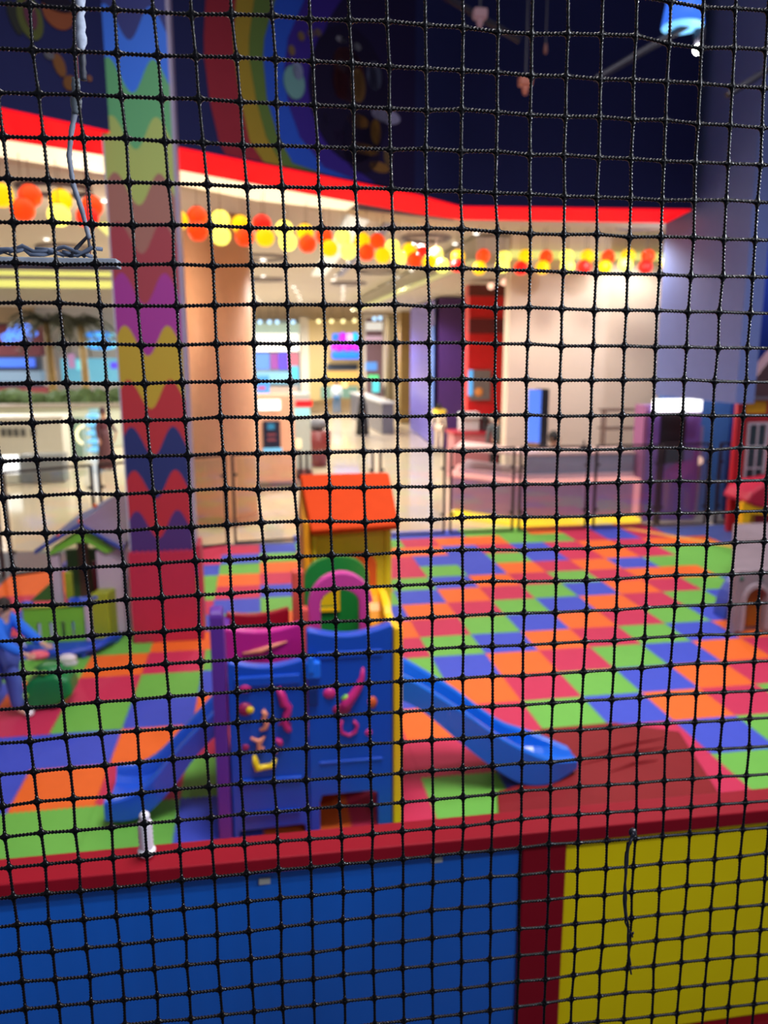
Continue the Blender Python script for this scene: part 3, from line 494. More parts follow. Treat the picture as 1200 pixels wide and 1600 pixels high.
# raised coloured figures on the panels
def fig(name, outline, m, par, y=4.064):
    bm = NB(); prism(bm, outline, y, y + .02); obj(name, bm, m, par, bevel=.003)
def strip(name, pts, r, m, par, y=4.062):
    bm = NB(); tube(bm, [(a, y, b) for a, b in pts], r, 8); obj(name, bm, m, par, smooth=True)
fpk = mat('figure_pink', (196, 36, 120), .45); fpe = mat('figure_peach', (226, 140, 110), .45); fye = mat('figure_yellow', (232, 200, 20), .45); fma = mat('figure_maroon', (150, 24, 80), .45); fgn = mat('figure_lime', (130, 200, 60), .45); fbk = mat('figure_black', (24, 20, 30), .5)
bm = NB(); ball(bm, (-.122, 4.072, .924), .032, 1.2, .5, .9); obj('raised_figure', bm, fpk, fp, smooth=True)
bm = NB(); ball(bm, (-.125, 4.072, .80), .040, 1, .5, 1); r1 = obj('raised_figure', bm, fma, fp, smooth=True)
bm = NB(); ball(bm, (-.098, 4.055, .80), .022, 1, .5, 1); obj('raised_spot', bm, fye, fp, smooth=True)
strip('raised_figure', [(-.03, .79), (-.015, .765), (-.03, .745), (-.01, .72), (-.02, .685), (-.05, .675)], [.012, .016, .014, .018, .014, .008], fpe, fp)
strip('raised_figure', [(.055, .915), (.075, .87), (.085, .82), (.11, .80), (.10, .76), (.085, .71), (.10, .675), (.115, .655)], [.014, .022, .026, .020, .022, .018, .020, .012], fpk, fp)
strip('raised_figure', [(.05, .70), (.085, .71), (.12, .695)], [.006, .012, .006], fma, fp)
strip('raised_figure', [(-.10, .635), (-.06, .61), (-.03, .635), (-.055, .60), (-.06, .565), (-.03, .57)], [.008, .014, .012, .014, .016, .008], fpe, fp)
strip('raised_figure', [(.035, .615), (.055, .60), (.065, .58)], [.008, .018, .012], fpk, fp)
strip('raised_figure', [(-.085, .53), (-.08, .49), (-.07, .45), (-.03, .455), (.015, .46), (.03, .50)], [.010, .018, .022, .016, .018, .010], fye, fp)
strip('raised_figure', [(.03, .53), (.035, .56)], [.006, .012], fpe, fp)
bm = NB(); ball(bm, (-.13, 4.072, .575), .02, 1, .5, 1); obj('raised_figure', bm, fma, fp, smooth=True)
strip('raised_figure', [(.52, 1.00), (.515, .95), (.50, .90), (.47, .85), (.43, .80), (.40, .77)], [.008, .014, .022, .026, .034, .02], fpk, fp2)
bm = NB(); ball(bm, (.40, 4.072, .76), .05, 1.1, .4, .7); obj('raised_figure', bm, fma, fp2, smooth=True)
strip('raised_figure', [(.40, .825), (.425, .835), (.45, .84)], [.008, .016, .006], fgn, fp2)
strip('raised_figure', [(.455, .835), (.475, .84)], [.014, .006], fbk, fp2)
strip('raised_figure', [(.40, .70), (.39, .66), (.40, .625), (.44, .605), (.475, .625), (.485, .665), (.465, .69)], .010, fpk, fp2)
bm = NB(); ball(bm, (.335, 4.072, .86), .038, 1, .5, .9); obj('raised_figure', bm, fpk, fp2, smooth=True)
bm = NB(); ball(bm, (.572, 4.072, .79), .034, .8, .5, 1.1); obj('raised_figure', bm, mat('figure_orange', (210, 90, 40), .45), fp2, smooth=True)
bm = NB(); ball(bm, (.55, 4.072, .61), .022, 1, .5, 1); obj('raised_figure', bm, fpk, fp2, smooth=True)
# posts and side panels
bm = NB(); prism(bm, [(4.05, 0), (4.19, 0), (4.17, 1.33)] + arc(4.115, 1.33, .055, .045, 0, 180, 8) + [(4.06, 1.33)], -.292, -.222, 'X'); obj('corner_post', bm, pp, ps, bevel=.012)
bm = NB(); prism(bm, [(4.19, .0), (4.30, 0), (4.30, .44), (4.74, .44), (4.74, 0), (5.2, 0), (5.2, .96), (4.85, .90), (4.74, .72), (4.30, .72), (4.19, .95)], -.285, -.235, 'X'); obj('side_panel', bm, pp, ps, bevel=.006)
bm = NB(); prism(bm, [(4.05, 0), (4.32, 0), (4.32, .50), (4.76, .50), (4.76, 0), (5.2, 0), (5.2, .95), (4.95, 1.16)] + arc(4.62, 1.12, .26, .14, 10, 150, 8) + [(4.30, 1.19), (4.05, 1.225)], .690, .738, 'X'); obj('side_panel', bm, py_, ps, bevel=.008)
bm = NB(); prism(bm, [(4.45, .95), (4.95, .95), (4.93, 1.12)] + arc(4.72, 1.12, .20, .13, 0, 160, 8) + [(4.5, 1.1)], .62, .69, 'X'); obj('side_panel_liner', bm, mat('plastic_amber', (236, 150, 0), .4), ps, bevel=.008)
bm = NB(); box(bm, -.235, .69, 4.15, 5.18, .47, .53); obj('deck', bm, por, ps, bevel=.005)
bm = NB(); prism(bm, [(-.235, .53), (.205, .53), (.205, 1.125)] + sag(.195, -.225, 1.128, 1.122, .032) + [(-.235, 1.11)], 4.46, 4.54); pmp = obj('inner_panel', bm, pm, ps, bevel=.008)
bm = NB(); tube(bm, [(-.14, 4.455, .97), (-.03, 4.45, .985), (.05, 4.455, 1.01), (.12, 4.455, 1.03)], [.006, .018, .012, .004], 6); obj('moulded_swirl', bm, fpe, pmp, smooth=True)
bm = NB(); prism(bm, [(-.262, .0), (.16, .0), (.16, .99)] + sag(.15, -.25, 1.0, .985, .03) + [(-.262, .97)], 5.16, 5.22); obj('back_panel', bm, pdr, ps, bevel=.008)
bm = NB(); box(bm, .182, .262, 5.14, 5.23, 0, 1.26); obj('post', bm, psm, ps, bevel=.012)
bm = NB(); box(bm, .212, .256, 4.55, 4.63, .53, 1.19); obj('post', bm, psm, ps, bevel=.010)
# arched green panel with a small window, magenta arch in front
o_ = [(.256, .0), (.68, .0), (.68, 1.24)] + arc(.468, 1.24, .212, .155, 0, 180, 14) + [(.256, 1.24)]
bm = NB()
def framed(bm, outer, hole, y0, y1):
    """wall with one hole: bridge the outline to the hole at its first point"""
    k = min(range(len(outer)), key=lambda i: (outer[i][0] - hole[0][0]) ** 2 + (outer[i][1] - hole[0][1]) ** 2)
    ring = outer[k:] + outer[:k + 1] + [hole[0]] + hole[1:][::-1] + [hole[0]]
    prism(bm, ring, y0, y1)
framed(bm, o_, [(.330, 1.045), (.470, 1.045), (.470, 1.16), (.330, 1.16)], 4.98, 5.04); ga = obj('green_arch_panel', bm, pgr, ps)
bm = NB(); framed(bm, [(.315, 1.03), (.485, 1.03), (.485, 1.175), (.315, 1.175)], [(.335, 1.05), (.465, 1.05), (.465, 1.155), (.335, 1.155)], 4.96, 4.985); obj('window_rim', bm, py_, ga)
A1 = [(.256, 1.0), (.33, 1.0), (.33, 1.20)] + arc(.448, 1.20, .118, .095, 180, 0, 12) + [(.566, 1.0), (.65, 1.0), (.65, 1.19)] + arc(.453, 1.19, .197, .21, 0, 180, 16)
bm = NB(); prism(bm, A1, 4.57, 4.64); obj('arch_panel', bm, pmg, ps, bevel=.008)
bm = NB(); box(bm, .256, .65, 4.57, 4.64, .53, 1.0); obj('arch_base', bm, pb, ps, bevel=.005)
bm = NB(); box(bm, -.12, .17, 4.75, 4.80, .0, .47); obj('tunnel_wall', bm, pdr, ps)
bm = NB(); box(bm, .24, .66, 4.70, 4.75, .0, .47); tw = obj('tunnel_wall', bm, por, ps)
bm = NB(); tube(bm, [(.30, 4.60, .03), (.34, 4.58, .10), (.48, 4.56, .13), (.62, 4.58, .09)], .055, 10); obj('tunnel_rim', bm, pdr, ps, smooth=True)
bm = NB(); tube(bm, [(.40, 4.52, .17), (.44, 4.5, .19), (.47, 4.5, .165), (.50, 4.5, .20), (.53, 4.5, .18)], .012, 6); obj('moulded_swirl', bm, fpe, ps, smooth=True)
# slides
def slide(st, t, m):
    """stations: x, near y, far y, floor z, near top z, far top z"""
    bm = NB(); rings = []
    for x, yn, yf, zf, zn, zt in st:
        P = [(yn, zf - .03), (yn, zn - .012), (yn + .012, zn), (yn + .045, zn), (yn + .06, zn - .015), (yn + .075, zf + .03), (yn + .11, zf), (yf - .11, zf), (yf - .075, zf + .03), (yf - .06, zt - .015), (yf - .045, zt), (yf - .012, zt), (yf, zt - .012), (yf, zf - .03)]
        rings.append([bm.verts.new((x, y, z)) for y, z in P])
    n = len(rings[0])
    for a, b in zip(rings, rings[1:]):
        for k in range(n): bm.faces.new([a[k], a[(k + 1) % n], b[(k + 1) % n], b[k]])
    bm.faces.new(rings[0]); bm.faces.new(rings[-1][::-1])
    return obj('slide', bm, m, t, smooth=False)
def spl(st, n=4):
    out = []
    for i in range(len(st) - 1):
        p0, p1, p2, p3 = st[max(i - 1, 0)], st[i], st[i + 1], st[min(i + 2, len(st) - 1)]
        for k in range(n):
            t = k / n
            out.append(tuple(.5 * (2 * b + (c - a) * t + (2 * a - 5 * b + 4 * c - d) * t * t + (3 * b - a - 3 * c + d) * t ** 3) for a, b, c, d in zip(p0, p1, p2, p3)))
    return out + [st[-1]]
sb = mat('slide_blue', (16, 104, 214), .28, .5, coat=.2); sb2 = mat('slide_blue_deep', (30, 84, 205), .28, .5, coat=.3)
s1 = slide(spl([(.72, 4.35, 4.76, .72, .86, .86), (.90, 4.35, 4.76, .62, .75, .75), (1.19, 4.35, 4.76, .35, .54, .55), (1.37, 4.34, 4.76, .20, .40, .40), (1.55, 4.33, 4.76, .085, .285, .27), (1.74, 4.32, 4.76, .075, .20, .19), (1.95, 4.42, 4.62, .105, .13, .13)]), ps, sb)
bm = NB(); box(bm, 1.66, 1.80, 4.42, 4.66, .036, .07); obj('slide_foot', bm, mat('slide_foot_blue', (20, 70, 170), .4), s1, bevel=.01)
s2 = slide(spl([(-.28, 4.38, 4.72, .56, .68, .68), (-.42, 4.38, 4.72, .42, .545, .53), (-.56, 4.37, 4.73, .24, .40, .38), (-.70, 4.34, 4.76, .11, .255, .235), (-.82, 4.32, 4.78, .075, .19, .17), (-.95, 4.32, 4.80, .085, .17, .16)]), ps, sb2)
# yellow play house with orange roof standing behind
ph = thing('toy_playhouse', 'yellow plastic playhouse with orange gabled roof behind the blue climber', 'playhouse', (.62, 5.9, 0))
yw = mat('playhouse_yellow', (226, 200, 20), .45, var=.1); yo = mat('playhouse_amber', (240, 160, 20), .45)
bm = NB(); box(bm, .36, .935, 5.62, 5.68, 0, 1.46); w_ = obj('front_wall', bm, yw, ph, bevel=.01)
bm = NB(); prism(bm, [(5.6, 0), (6.3, 0), (6.3, 1.45), (5.92, 1.72), (5.6, 1.46)], .885, .935, 'X'); obj('side_wall', bm, yw, ph, bevel=.01)
bm = NB(); prism(bm, [(5.6, 0), (6.3, 0), (6.3, 1.45), (5.92, 1.72), (5.6, 1.46)], .285, .345, 'X'); obj('side_wall', bm, yo, ph, bevel=.01)
bm = NB(); box(bm, .285, .335, 5.52, 5.60, 0, 1.52); obj('corner_post', bm, yo, ph, bevel=.015)
bm = NB(); box(bm, .345, .375, 5.54, 5.62, 0, 1.45); obj('corner_post', bm, yw, ph, bevel=.01)
bm = NB(); prism(bm, [(.60, .70), (.82, .70), (.82, 1.17)] + arc(.69, 1.17, .13, .085, 0, 180, 10) + [(.56, 1.17), (.56, 1.12)] , 5.585, 5.625); obj('arch_trim', bm, por, w_, bevel=.008)
bm = NB(); prism(bm, [(.60, .70), (.76, .70), (.76, 1.10)] + arc(.68, 1.10, .08, .06, 0, 180, 10) + [(.60, 1.10)], 5.57, 5.59); obj('door_leaf', bm, yw, w_, bevel=.008)
roof = mat('playhouse_orange', (200, 62, 16), .7, .12, var=.08)
bm = NB()
e = [(.335, 5.46, 1.425), (.965, 5.46, 1.445), (.95, 5.84, 1.765), (.285, 5.84, 1.765)]
lo = [bm.verts.new(p) for p in e]; hi = [bm.verts.new((p[0], p[1] - .03, p[2] + .045)) for p in e]
bm.faces.new(lo[::-1]); bm.faces.new(hi)
for k in range(4): bm.faces.new([lo[k], lo[(k + 1) % 4], hi[(k + 1) % 4], hi[k]])
obj('roof_slope', bm, roof, ph, bevel=.015, seg=3)
bm = NB()
e = [(.285, 5.83, 1.765), (.95, 5.83, 1.765), (.965, 6.25, 1.44), (.335, 6.25, 1.44)]
lo = [bm.verts.new(p) for p in e]; hi = [bm.verts.new((p[0], p[1] + .03, p[2] + .045)) for p in e]
bm.faces.new(lo[::-1]); bm.faces.new(hi)
for k in range(4): bm.faces.new([lo[k], lo[(k + 1) % 4], hi[(k + 1) % 4], hi[k]])
obj('roof_slope', bm, roof, ph, bevel=.015, seg=3)
bm = NB(); tube(bm, [(.60, 5.72, 1.70), (.64, 5.71, 1.69), (.67, 5.715, 1.695)], .008, 5); obj('moulded_latch', bm, roof, ph, smooth=True)
# maroon landing mat at the foot of the right slide
bm = NB(); prism(bm, [(1.93, 5.06), (2.50, 5.07), (2.90, 4.86), (2.62, 3.6), (1.2, 3.6), (1.38, 4.30), (1.80, 4.45)], .002, .035, 'Z')
mm = obj('landing_mat', bm, mat('vinyl_maroon', (124, 32, 36), .65, .12, var=.15, scale=3, bump=.25), bevel=.008); tag(mm, 'creased dark red vinyl landing mat under the end of the right slide', 'mat')
bm = NB()
for k, (x0, y0, x1, y1) in enumerate([(2.05, 4.60, 2.75, 4.78), (2.0, 4.52, 2.70, 4.66), (2.15, 4.40, 2.55, 4.50)]):
    tube(bm, [(x0, y0, .034), ((x0 + x1) / 2, (y0 + y1) / 2 + .03, .042), (x1, y1, .034)], [.004, .016, .004], 8)
obj('crease', bm, MATS['vinyl_maroon'], mm, smooth=True)

# ================================================================ LEFT PART OF THE PLAY AREA

col = thing('wall_column', 'square column printed with rainbow drip bands', 'column', (-.92, 7.55, 0))
C0 = column_mat()
bm = NB(); box(bm, -1.215, -.655, 7.42, 7.70, 0, 8.0); obj('printed_shaft', bm, C0, col, bevel=.004)
bm = NB(); box(bm, -.655, -.625, 7.43, 7.70, .9, 8.0); obj('edge_trim', bm, mat('trim_lilac', (150, 140, 170), .4), col)
bm = NB(); box(bm, -1.225, -1.213, 7.42, 7.70, .9, 8.0); obj('edge_trim', bm, mat('trim_white', (180, 180, 205), .4), col)
# column base pads with jigsaw edges
def teeth(x0, x1, z, n, h, d=1): return [(x0 + (x1 - x0) * i / (2 * n), z + (h if i % 2 else 0) * d) for i in range(2 * n + 1)]
pad = mat('pad_raspberry', (182, 42, 72), .5, .35)
bm = NB(); prism(bm, [(-1.235, 0)] + [(-1.235, .87)] + teeth(-1.235, -.635, .87, 12, .022) + [(-.635, 0)], 7.375, 7.415); tag(obj('column_pad', bm, pad, bevel=.003), 'raspberry foam pad with jigsaw edge on the column front', 'pad', None)
bm = NB(); prism(bm, [(7.38, 0), (7.38, .93), (7.72, .93), (7.72, 0)], -.622, -.585, 'X'); tag(obj('column_pad', bm, pad, bevel=.003), 'narrow raspberry foam pad on the right side of the column', 'pad', None)
# green and blue house with fence
hs = thing('toy_playhouse', 'green and white toddler playhouse with purple roof and picket fence left of the column', 'playhouse', (-1.8, 7.7, 0))
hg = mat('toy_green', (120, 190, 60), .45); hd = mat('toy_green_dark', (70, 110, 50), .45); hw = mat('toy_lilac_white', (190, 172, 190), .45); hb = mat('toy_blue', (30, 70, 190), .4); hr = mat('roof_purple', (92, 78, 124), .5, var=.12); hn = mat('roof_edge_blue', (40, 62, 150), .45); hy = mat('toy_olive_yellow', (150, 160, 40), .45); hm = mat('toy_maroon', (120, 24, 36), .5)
bm = NB(); prism(bm, [(-2.30, 7.35), (-1.62, 7.05), (-1.38, 7.45), (-1.30, 8.3), (-2.2, 8.4)], 0, .05, 'Z'); obj('base', bm, hb, hs, bevel=.015)
bm = NB(); tube(bm, [(-2.10, 7.10, .07), (-1.75, 7.02, .07), (-1.52, 7.12, .08), (-1.40, 7.35, .09)], .035, 8); obj('bumper', bm, hb, hs, smooth=True)
bm = NB()
xs = [-2.19, -2.09, -2.055, -1.985, -1.945, -1.875, -1.845, -1.785, -1.76, -1.67]
box(bm, -2.20, -1.66, 7.38, 7.43, .245, .385); box(bm, -2.20, -1.66, 7.38, 7.43, .05, .09)
for a, b in zip(xs[::2], xs[1::2]): box(bm, a, b, 7.38, 7.43, .09, .245)
obj('picket_fence', bm, hg, hs, bevel=.004)
bm = NB(); box(bm, -2.21, -1.75, 7.37, 7.44, .385, .405); obj('fence_cap', bm, hy, hs, bevel=.006)
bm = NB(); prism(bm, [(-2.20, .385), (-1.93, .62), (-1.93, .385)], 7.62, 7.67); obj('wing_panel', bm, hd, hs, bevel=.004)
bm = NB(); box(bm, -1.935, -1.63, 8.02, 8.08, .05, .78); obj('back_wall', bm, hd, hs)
bm = NB(); box(bm, -1.865, -1.80, 7.60, 7.66, .39, .66); obj('gate_slat', bm, hy, hs, bevel=.01)
bm = NB(); box(bm, -1.66, -1.60, 7.36, 7.46, .05, .40); obj('fence_post', bm, hw, hs, bevel=.01)
bm = NB(); prism(bm, [(-1.60, 7.40), (-1.45, 7.40), (-1.40, 7.55), (-1.44, 7.72), (-1.52, 7.72), (-1.55, 7.6)], .05, .50, 'Z'); obj('curved_gate', bm, hy, hs, bevel=.01)
bm = NB(); prism(bm, [(7.36, .40), (7.46, .40), (7.46, .46), (7.36, .44)], -1.80, -1.58, 'X'); obj('hinge', bm, hb, hs, bevel=.01)
bm = NB(); ball(bm, (-2.17, 7.42, .42), .05, 1.3, .8, .7); obj('corner_knob', bm, hb, hs, smooth=True)
bm = NB(); ball(bm, (-1.56, 7.43, .46), .045, 1.3, .8, .7); obj('corner_knob', bm, hb, hs, smooth=True)
bm = NB(); box(bm, -1.97, -1.89, 7.56, 7.66, .05, .84); obj('wall_post', bm, hw, hs, bevel=.01)
bm = NB(); prism(bm, [(-1.56, .05), (-1.32, .05), (-1.32, .86), (-1.44, .96), (-1.56, .86)], 7.56, 7.62); obj('front_wall', bm, hw, hs, bevel=.01)
bm = NB(); prism(bm, [(7.6, .05), (8.3, .05), (8.3, .86), (7.6, .86)], -1.335, -1.285, 'X'); obj('side_wall', bm, hw, hs, bevel=.01)
bm = NB(); box(bm, -1.82, -1.72, 8.0, 8.05, .3, .98); obj('door_panel', bm, mat('toy_brown', (120, 84, 60), .5), hs)
bm = NB(); box(bm, -1.64, -1.50, 7.75, 7.79, .30, .72); obj('maroon_panel', bm, hm, hs)
bm = NB(); prism(bm, [(-1.99, .84), (-1.92, .93), (-1.70, 1.075), (-1.60, 1.075), (-1.38, .87), (-1.46, .845), (-1.62, .955), (-1.70, .96), (-1.88, .88)], 7.53, 7.60); obj('gable_trim', bm, hg, hs, bevel=.006)
def slab(name, q, th, m, par):
    bm = NB(); lo = [bm.verts.new(p) for p in q]; hi = [bm.verts.new((p[0], p[1], p[2] + th)) for p in q]
    bm.faces.new(lo[::-1]); bm.faces.new(hi)
    for k in range(4): bm.faces.new([lo[k], lo[(k + 1) % 4], hi[(k + 1) % 4], hi[k]])
    return obj(name, bm, m, par, bevel=.008)
slab('roof_slope', [(-2.07, 7.50, .885), (-1.655, 7.50, 1.125), (-1.46, 8.45, 1.235), (-1.90, 8.45, 1.0)], .035, hn, hs)
slab('roof_slope', [(-1.655, 7.50, 1.125), (-1.29, 7.50, .885), (-1.08, 8.45, 1.03), (-1.46, 8.45, 1.235)], .035, hr, hs)
slab('eave_edge', [(-1.665, 7.47, 1.125), (-1.29, 7.47, .87), (-1.29, 7.505, .87), (-1.665, 7.505, 1.125)], .04, hn, hs)
slab('eave_edge', [(-2.08, 7.47, .875), (-1.645, 7.47, 1.125), (-1.645, 7.505, 1.125), (-2.08, 7.505, .875)], .04, hn, hs)
for kx, (x, y, z) in enumerate([(-1.86, 7.5, 1.03), (-1.66, 7.49, 1.155), (-1.62, 8.0, 1.20)]):
    bm = NB(); ball(bm, (x, y, z + .015), .022); obj('roof_button', bm, por, hs, smooth=True)
bm = NB(); ball(bm, (-1.40, 7.62, .985), .03, 1.6, 1, .5); obj('roof_button', bm, mat('toy_pink', (220, 150, 190), .5), hs, smooth=True)
# small white shoe on the blue bumper
sh = thing('toddler_shoe', 'small white shoe lying in front of the green picket fence', 'shoe', (-1.73, 6.93, 0))
bm = NB(); ball(bm, (-1.73, 6.93, .06), .06, 1.35, .7, .75); obj('upper', bm, mat('shoe_white', (228, 220, 230), .6), sh, smooth=True)
bm = NB(); box(bm, -1.81, -1.65, 6.89, 6.97, 0, .03); obj('sole', bm, mat('shoe_sole', (205, 200, 210), .6), sh, bevel=.012)
# green ride-on toy
rt = thing('ride_on_toy', 'rounded green ride-on toy with lime knobs beside the toddler', 'toy', (-1.66, 6.05, 0))
tg = mat('ride_green', (12, 120, 62), .4, .5, var=.12); tl = mat('ride_lime', (150, 196, 80), .5)
bm = NB(); prism(bm, [(-1.86, .0), (-1.83, .20), (-1.77, .27), (-1.60, .29), (-1.50, .25), (-1.475, .12), (-1.60, .03)], 5.98, 6.24); obj('body', bm, tg, rt, bevel=.04, seg=4)
bm = NB(); ball(bm, (-1.66, 6.1, .30), .10, 1.2, 1, .5); obj('seat', bm, tg, rt, smooth=True)
for x, y, z, r in ((-1.80, 5.99, .29, .028), (-1.74, 5.99, .32, .024), (-1.68, 6.0, .31, .022), (-1.83, 5.96, .15, .034)):
    bm = NB(); ball(bm, (x, y, z), r, 1.2, .8, .9); obj('knob', bm, tl, rt, smooth=True)
bm = NB(); ball(bm, (-1.77, 6.22, .37), .065, 1.3, 1, .55); obj('backrest', bm, mat('ride_pink', (220, 90, 110), .5), rt, smooth=True)
# glass railing panels
rm = mat('railing_dark', (52, 46, 52), .4, .5, metal=.4)
def rail_panel(p, q, label, gate=False):
    (x0, y0), (x1, y1) = p, q
    t = thing('glass_railing_panel', label, 'railing', ((x0 + x1) / 2, (y0 + y1) / 2, 0), 'glass railing panels around the play area')
    d = Vector((x1 - x0, y1 - y0, 0)); L = d.length; d.normalize(); a = math.atan2(d.y, d.x)
    def lb(name, u0, u1, v0, v1, z0, z1, m):
        bm = NB(); vs = box(bm, u0, u1, v0, v1, z0, z1)
        bmesh.ops.rotate(bm, verts=vs, cent=(0, 0, 0), matrix=Matrix.Rotation(a, 3, 'Z')); bmesh.ops.translate(bm, verts=vs, vec=(x0, y0, 0)); return obj(name, bm, m, t)
    lb('post', -.018, .018, -.018, .018, 0, 1.29, rm); lb('post', L - .018, L + .018, -.018, .018, 0, 1.29, rm)
    lb('top_rail', 0, L, -.02, .02, 1.27, 1.30, rm); lb('bottom_rail', 0, L, -.015, .015, 0, .03, rm)
    lb('glass_pane', .05, L - .05, -.004, .004, .05, 1.24, GLASS)
    for u in (.018, L - .055):
        for z in (.28, .98): lb('clamp', u, u + .04, -.02, .02, z, z + .035, rm)
YR = 11.40
for p, q, lb_ in (((-2.05, 10.52), (-1.16, 10.90), 'glass railing panel just right of the printed column'), ((-1.08, 10.94), (-.50, 11.22), 'short angled glass railing panel in front of the peach column'),
                  ((-.39, 11.28), (.57, YR), 'glass railing panel left of the yellow playhouse'), ((.66, YR), (1.62, YR), 'glass railing panel behind the orange roof'), ((1.735, YR), (2.70, YR), 'glass railing panel right of the orange roof'),
                  ((2.80, YR), (3.77, YR), 'glass railing panel before the left end of the pink counter'), ((3.875, YR), (4.95, YR), 'glass railing panel before the middle of the pink counter'), ((5.08, YR), (6.1, YR), 'glass railing panel before the right end of the counter'),
                  ((6.16, YR), (6.95, YR), 'glass gate panel before the purple stand'), ((7.13, YR), (8.1, YR), 'glass railing panel beside the red playhouse'),
                  ((-3.05, 10.0), (-2.14, 10.48), 'angled glass railing panel behind the green playhouse'), ((-4.0, 9.2), (-3.14, 9.94), 'glass railing panel at the far left of the view')):
    rail_panel(p, q, lb_)

# ================================================================ RIGHT PART

rh = thing('toy_house', 'red toy house with yellow panel and white window at the right edge', 'playhouse', (7.8, 10.9, 0))
hr_ = mat('house_red', (196, 30, 44), .45); hyl = mat('house_yellow', (244, 184, 0), .45); hwh = mat('house_white', (228, 228, 238), .45); hrf = mat('house_roof', (96, 66, 70), .55, var=.12); hpane = mat('house_pane', (52, 70, 78), .2)
bm = NB(); box(bm, 7.06, 9.0, 10.9, 10.96, 0, 2.0); fw = obj('front_wall', bm, hr_, rh, bevel=.01)
bm = NB(); box(bm, 7.00, 7.13, 10.84, 10.92, 0, 2.01); obj('corner_post', bm, hr_, rh, bevel=.01)
bm = NB(); prism(bm, [(7.04, 10.96), (7.25, 11.32), (7.31, 11.32), (7.10, 10.96)], 0, 2.0, 'Z'); obj('side_wall', bm, mat('house_orange_red', (176, 60, 40), .5), rh)
x0, x1, z0, z1 = 7.106, 7.48, 1.789, 1.969
bm = NB(); box(bm, x0, x1, 10.87, 10.9, z0, z1); obj('yellow_panel', bm, hyl, fw, bevel=.006)
x0, x1, z0, z1 = 7.209, 7.546, 0.603, 1.655
bm = NB(); framed(bm, [(x0, z0), (x1, z0), (x1, z1), (x0, z1)], [(x0 + .03, z0 + .03), (x1 - .03, z0 + .03), (x1 - .03, z1 - .03), (x0 + .03, z1 - .03)], 10.86, 10.9); wf_ = obj('window_frame', bm, hwh, fw)
ww, hh = (x1 - x0 - .06) / 2, (z1 - z0 - .06) / 3
for i in range(3):
    for j in range(2):
        bm = NB(); box(bm, x0 + .04 + ww * j, x0 + .02 + ww * (j + 1), 10.885, 10.898, z0 + .04 + hh * i, z0 + .02 + hh * (i + 1)); obj('pane', bm, hpane, fw)
bm = NB(); box(bm, x0 + .02 + ww, x0 + .04 + ww, 10.865, 10.895, z0 + .03, z1 - .03)
for i in (1, 2): box(bm, x0 + .03, x1 - .03, 10.865, 10.895, z0 + .02 + hh * i, z0 + .04 + hh * i)
obj('muntin', bm, hwh, fw)
bm = NB(); prism(bm, [(6.96, 2.04), (9.2, 2.04), (9.2, 2.90), (7.62, 2.90)], 10.74, 10.98); obj('roof', bm, hrf, rh, bevel=.01)
bm = NB(); box(bm, 6.93, 9.2, 10.72, 10.79, 2.0, 2.045); obj('roof_edge', bm, mat('roof_edge_grey', (130, 120, 130), .5), rh)
pt = thing('toy_table', 'yellow toy stand with drooping red roof in front of the red toy house', 'toy', (7.4, 10.3, 0))
bm = NB(); box(bm, 6.84, 6.97, 10.25, 10.38, 0, .56); obj('leg', bm, hyl, pt, bevel=.02)
bm = NB(); box(bm, 7.80, 7.92, 10.25, 10.38, 0, .56); obj('leg', bm, hyl, pt, bevel=.02)
bm = NB(); box(bm, 7.06, 7.24, 10.55, 10.60, 0.08, .42); obj('yellow_panel', bm, hyl, pt, bevel=.01)
bm = NB(); prism(bm, [(6.82, .40), (7.98, .33), (7.98, .50), (7.25, .55), (6.82, .58)], 10.24, 10.30); obj('apron', bm, hyl, pt, bevel=.008)
bm = NB(); box(bm, 7.24, 7.56, 10.58, 10.64, 0, .42); obj('back_panel', bm, hr_, pt)
bm = NB(); prism(bm, [(6.82, .585), (7.0, .51), (7.25, .465), (8.0, .45), (8.0, .90), (7.5, .90), (7.1, .84), (6.9, .72)], 10.18, 10.80); obj('roof', bm, mat('toy_crimson', (190, 26, 60), .45), pt, bevel=.05, seg=3)
# grey stone-look climber with doorway and blue arch
cs = thing('castle_climber', 'grey stone-look toy castle block with arched doorway and blue arch tunnel', 'play set', (5.1, 7.2, 0))
cg = mat('castle_grey', (138, 122, 130), .7, .3, var=.22, scale=5, bump=.3)
A2 = [(4.47, 0), (4.57, .05)] + [(4.57, .34)] + arc(4.685, .34, .115, .13, 180, 0, 10) + [(4.80, .05), (4.80, 0), (6.2, 0), (6.2, .62), (4.50, .64), (4.46, .60)]
bm = NB(); prism(bm, A2, 6.7, 6.80); obj('front_wall', bm, cg, cs, bevel=.01)
bm = NB(); prism(bm, [(4.52, 6.80), (6.2, 6.80), (6.9, 8.7), (5.75, 8.7), (5.15, 7.8)], 0, .46, 'Z'); obj('core', bm, cg, cs)
bm = NB(); prism(bm, [(4.46, 6.76), (6.2, 6.76), (7.0, 8.75), (5.72, 8.75), (5.12, 7.8)], .46, .62, 'Z'); obj('top_block', bm, cg, cs, bevel=.02)
bm = NB(); prism(bm, [(4.57, .05), (4.80, .05), (4.80, .34)] + arc(4.685, .34, .115, .13, 0, 180, 10), 6.775, 6.795); obj('door_panel', bm, mat('castle_door', (150, 84, 8), .5), cs)
bm = NB(); prism(bm, [(4.535, .03), (4.572, .05), (4.572, .34)] + arc(4.685, .34, .115, .13, 180, 0, 10) + [(4.798, .05), (4.835, .03), (4.835, .35)] + arc(4.685, .35, .15, .165, 0, 180, 10), 6.67, 6.705); obj('door_surround', bm, mat('castle_pale', (158, 142, 150), .7), cs, bevel=.006)
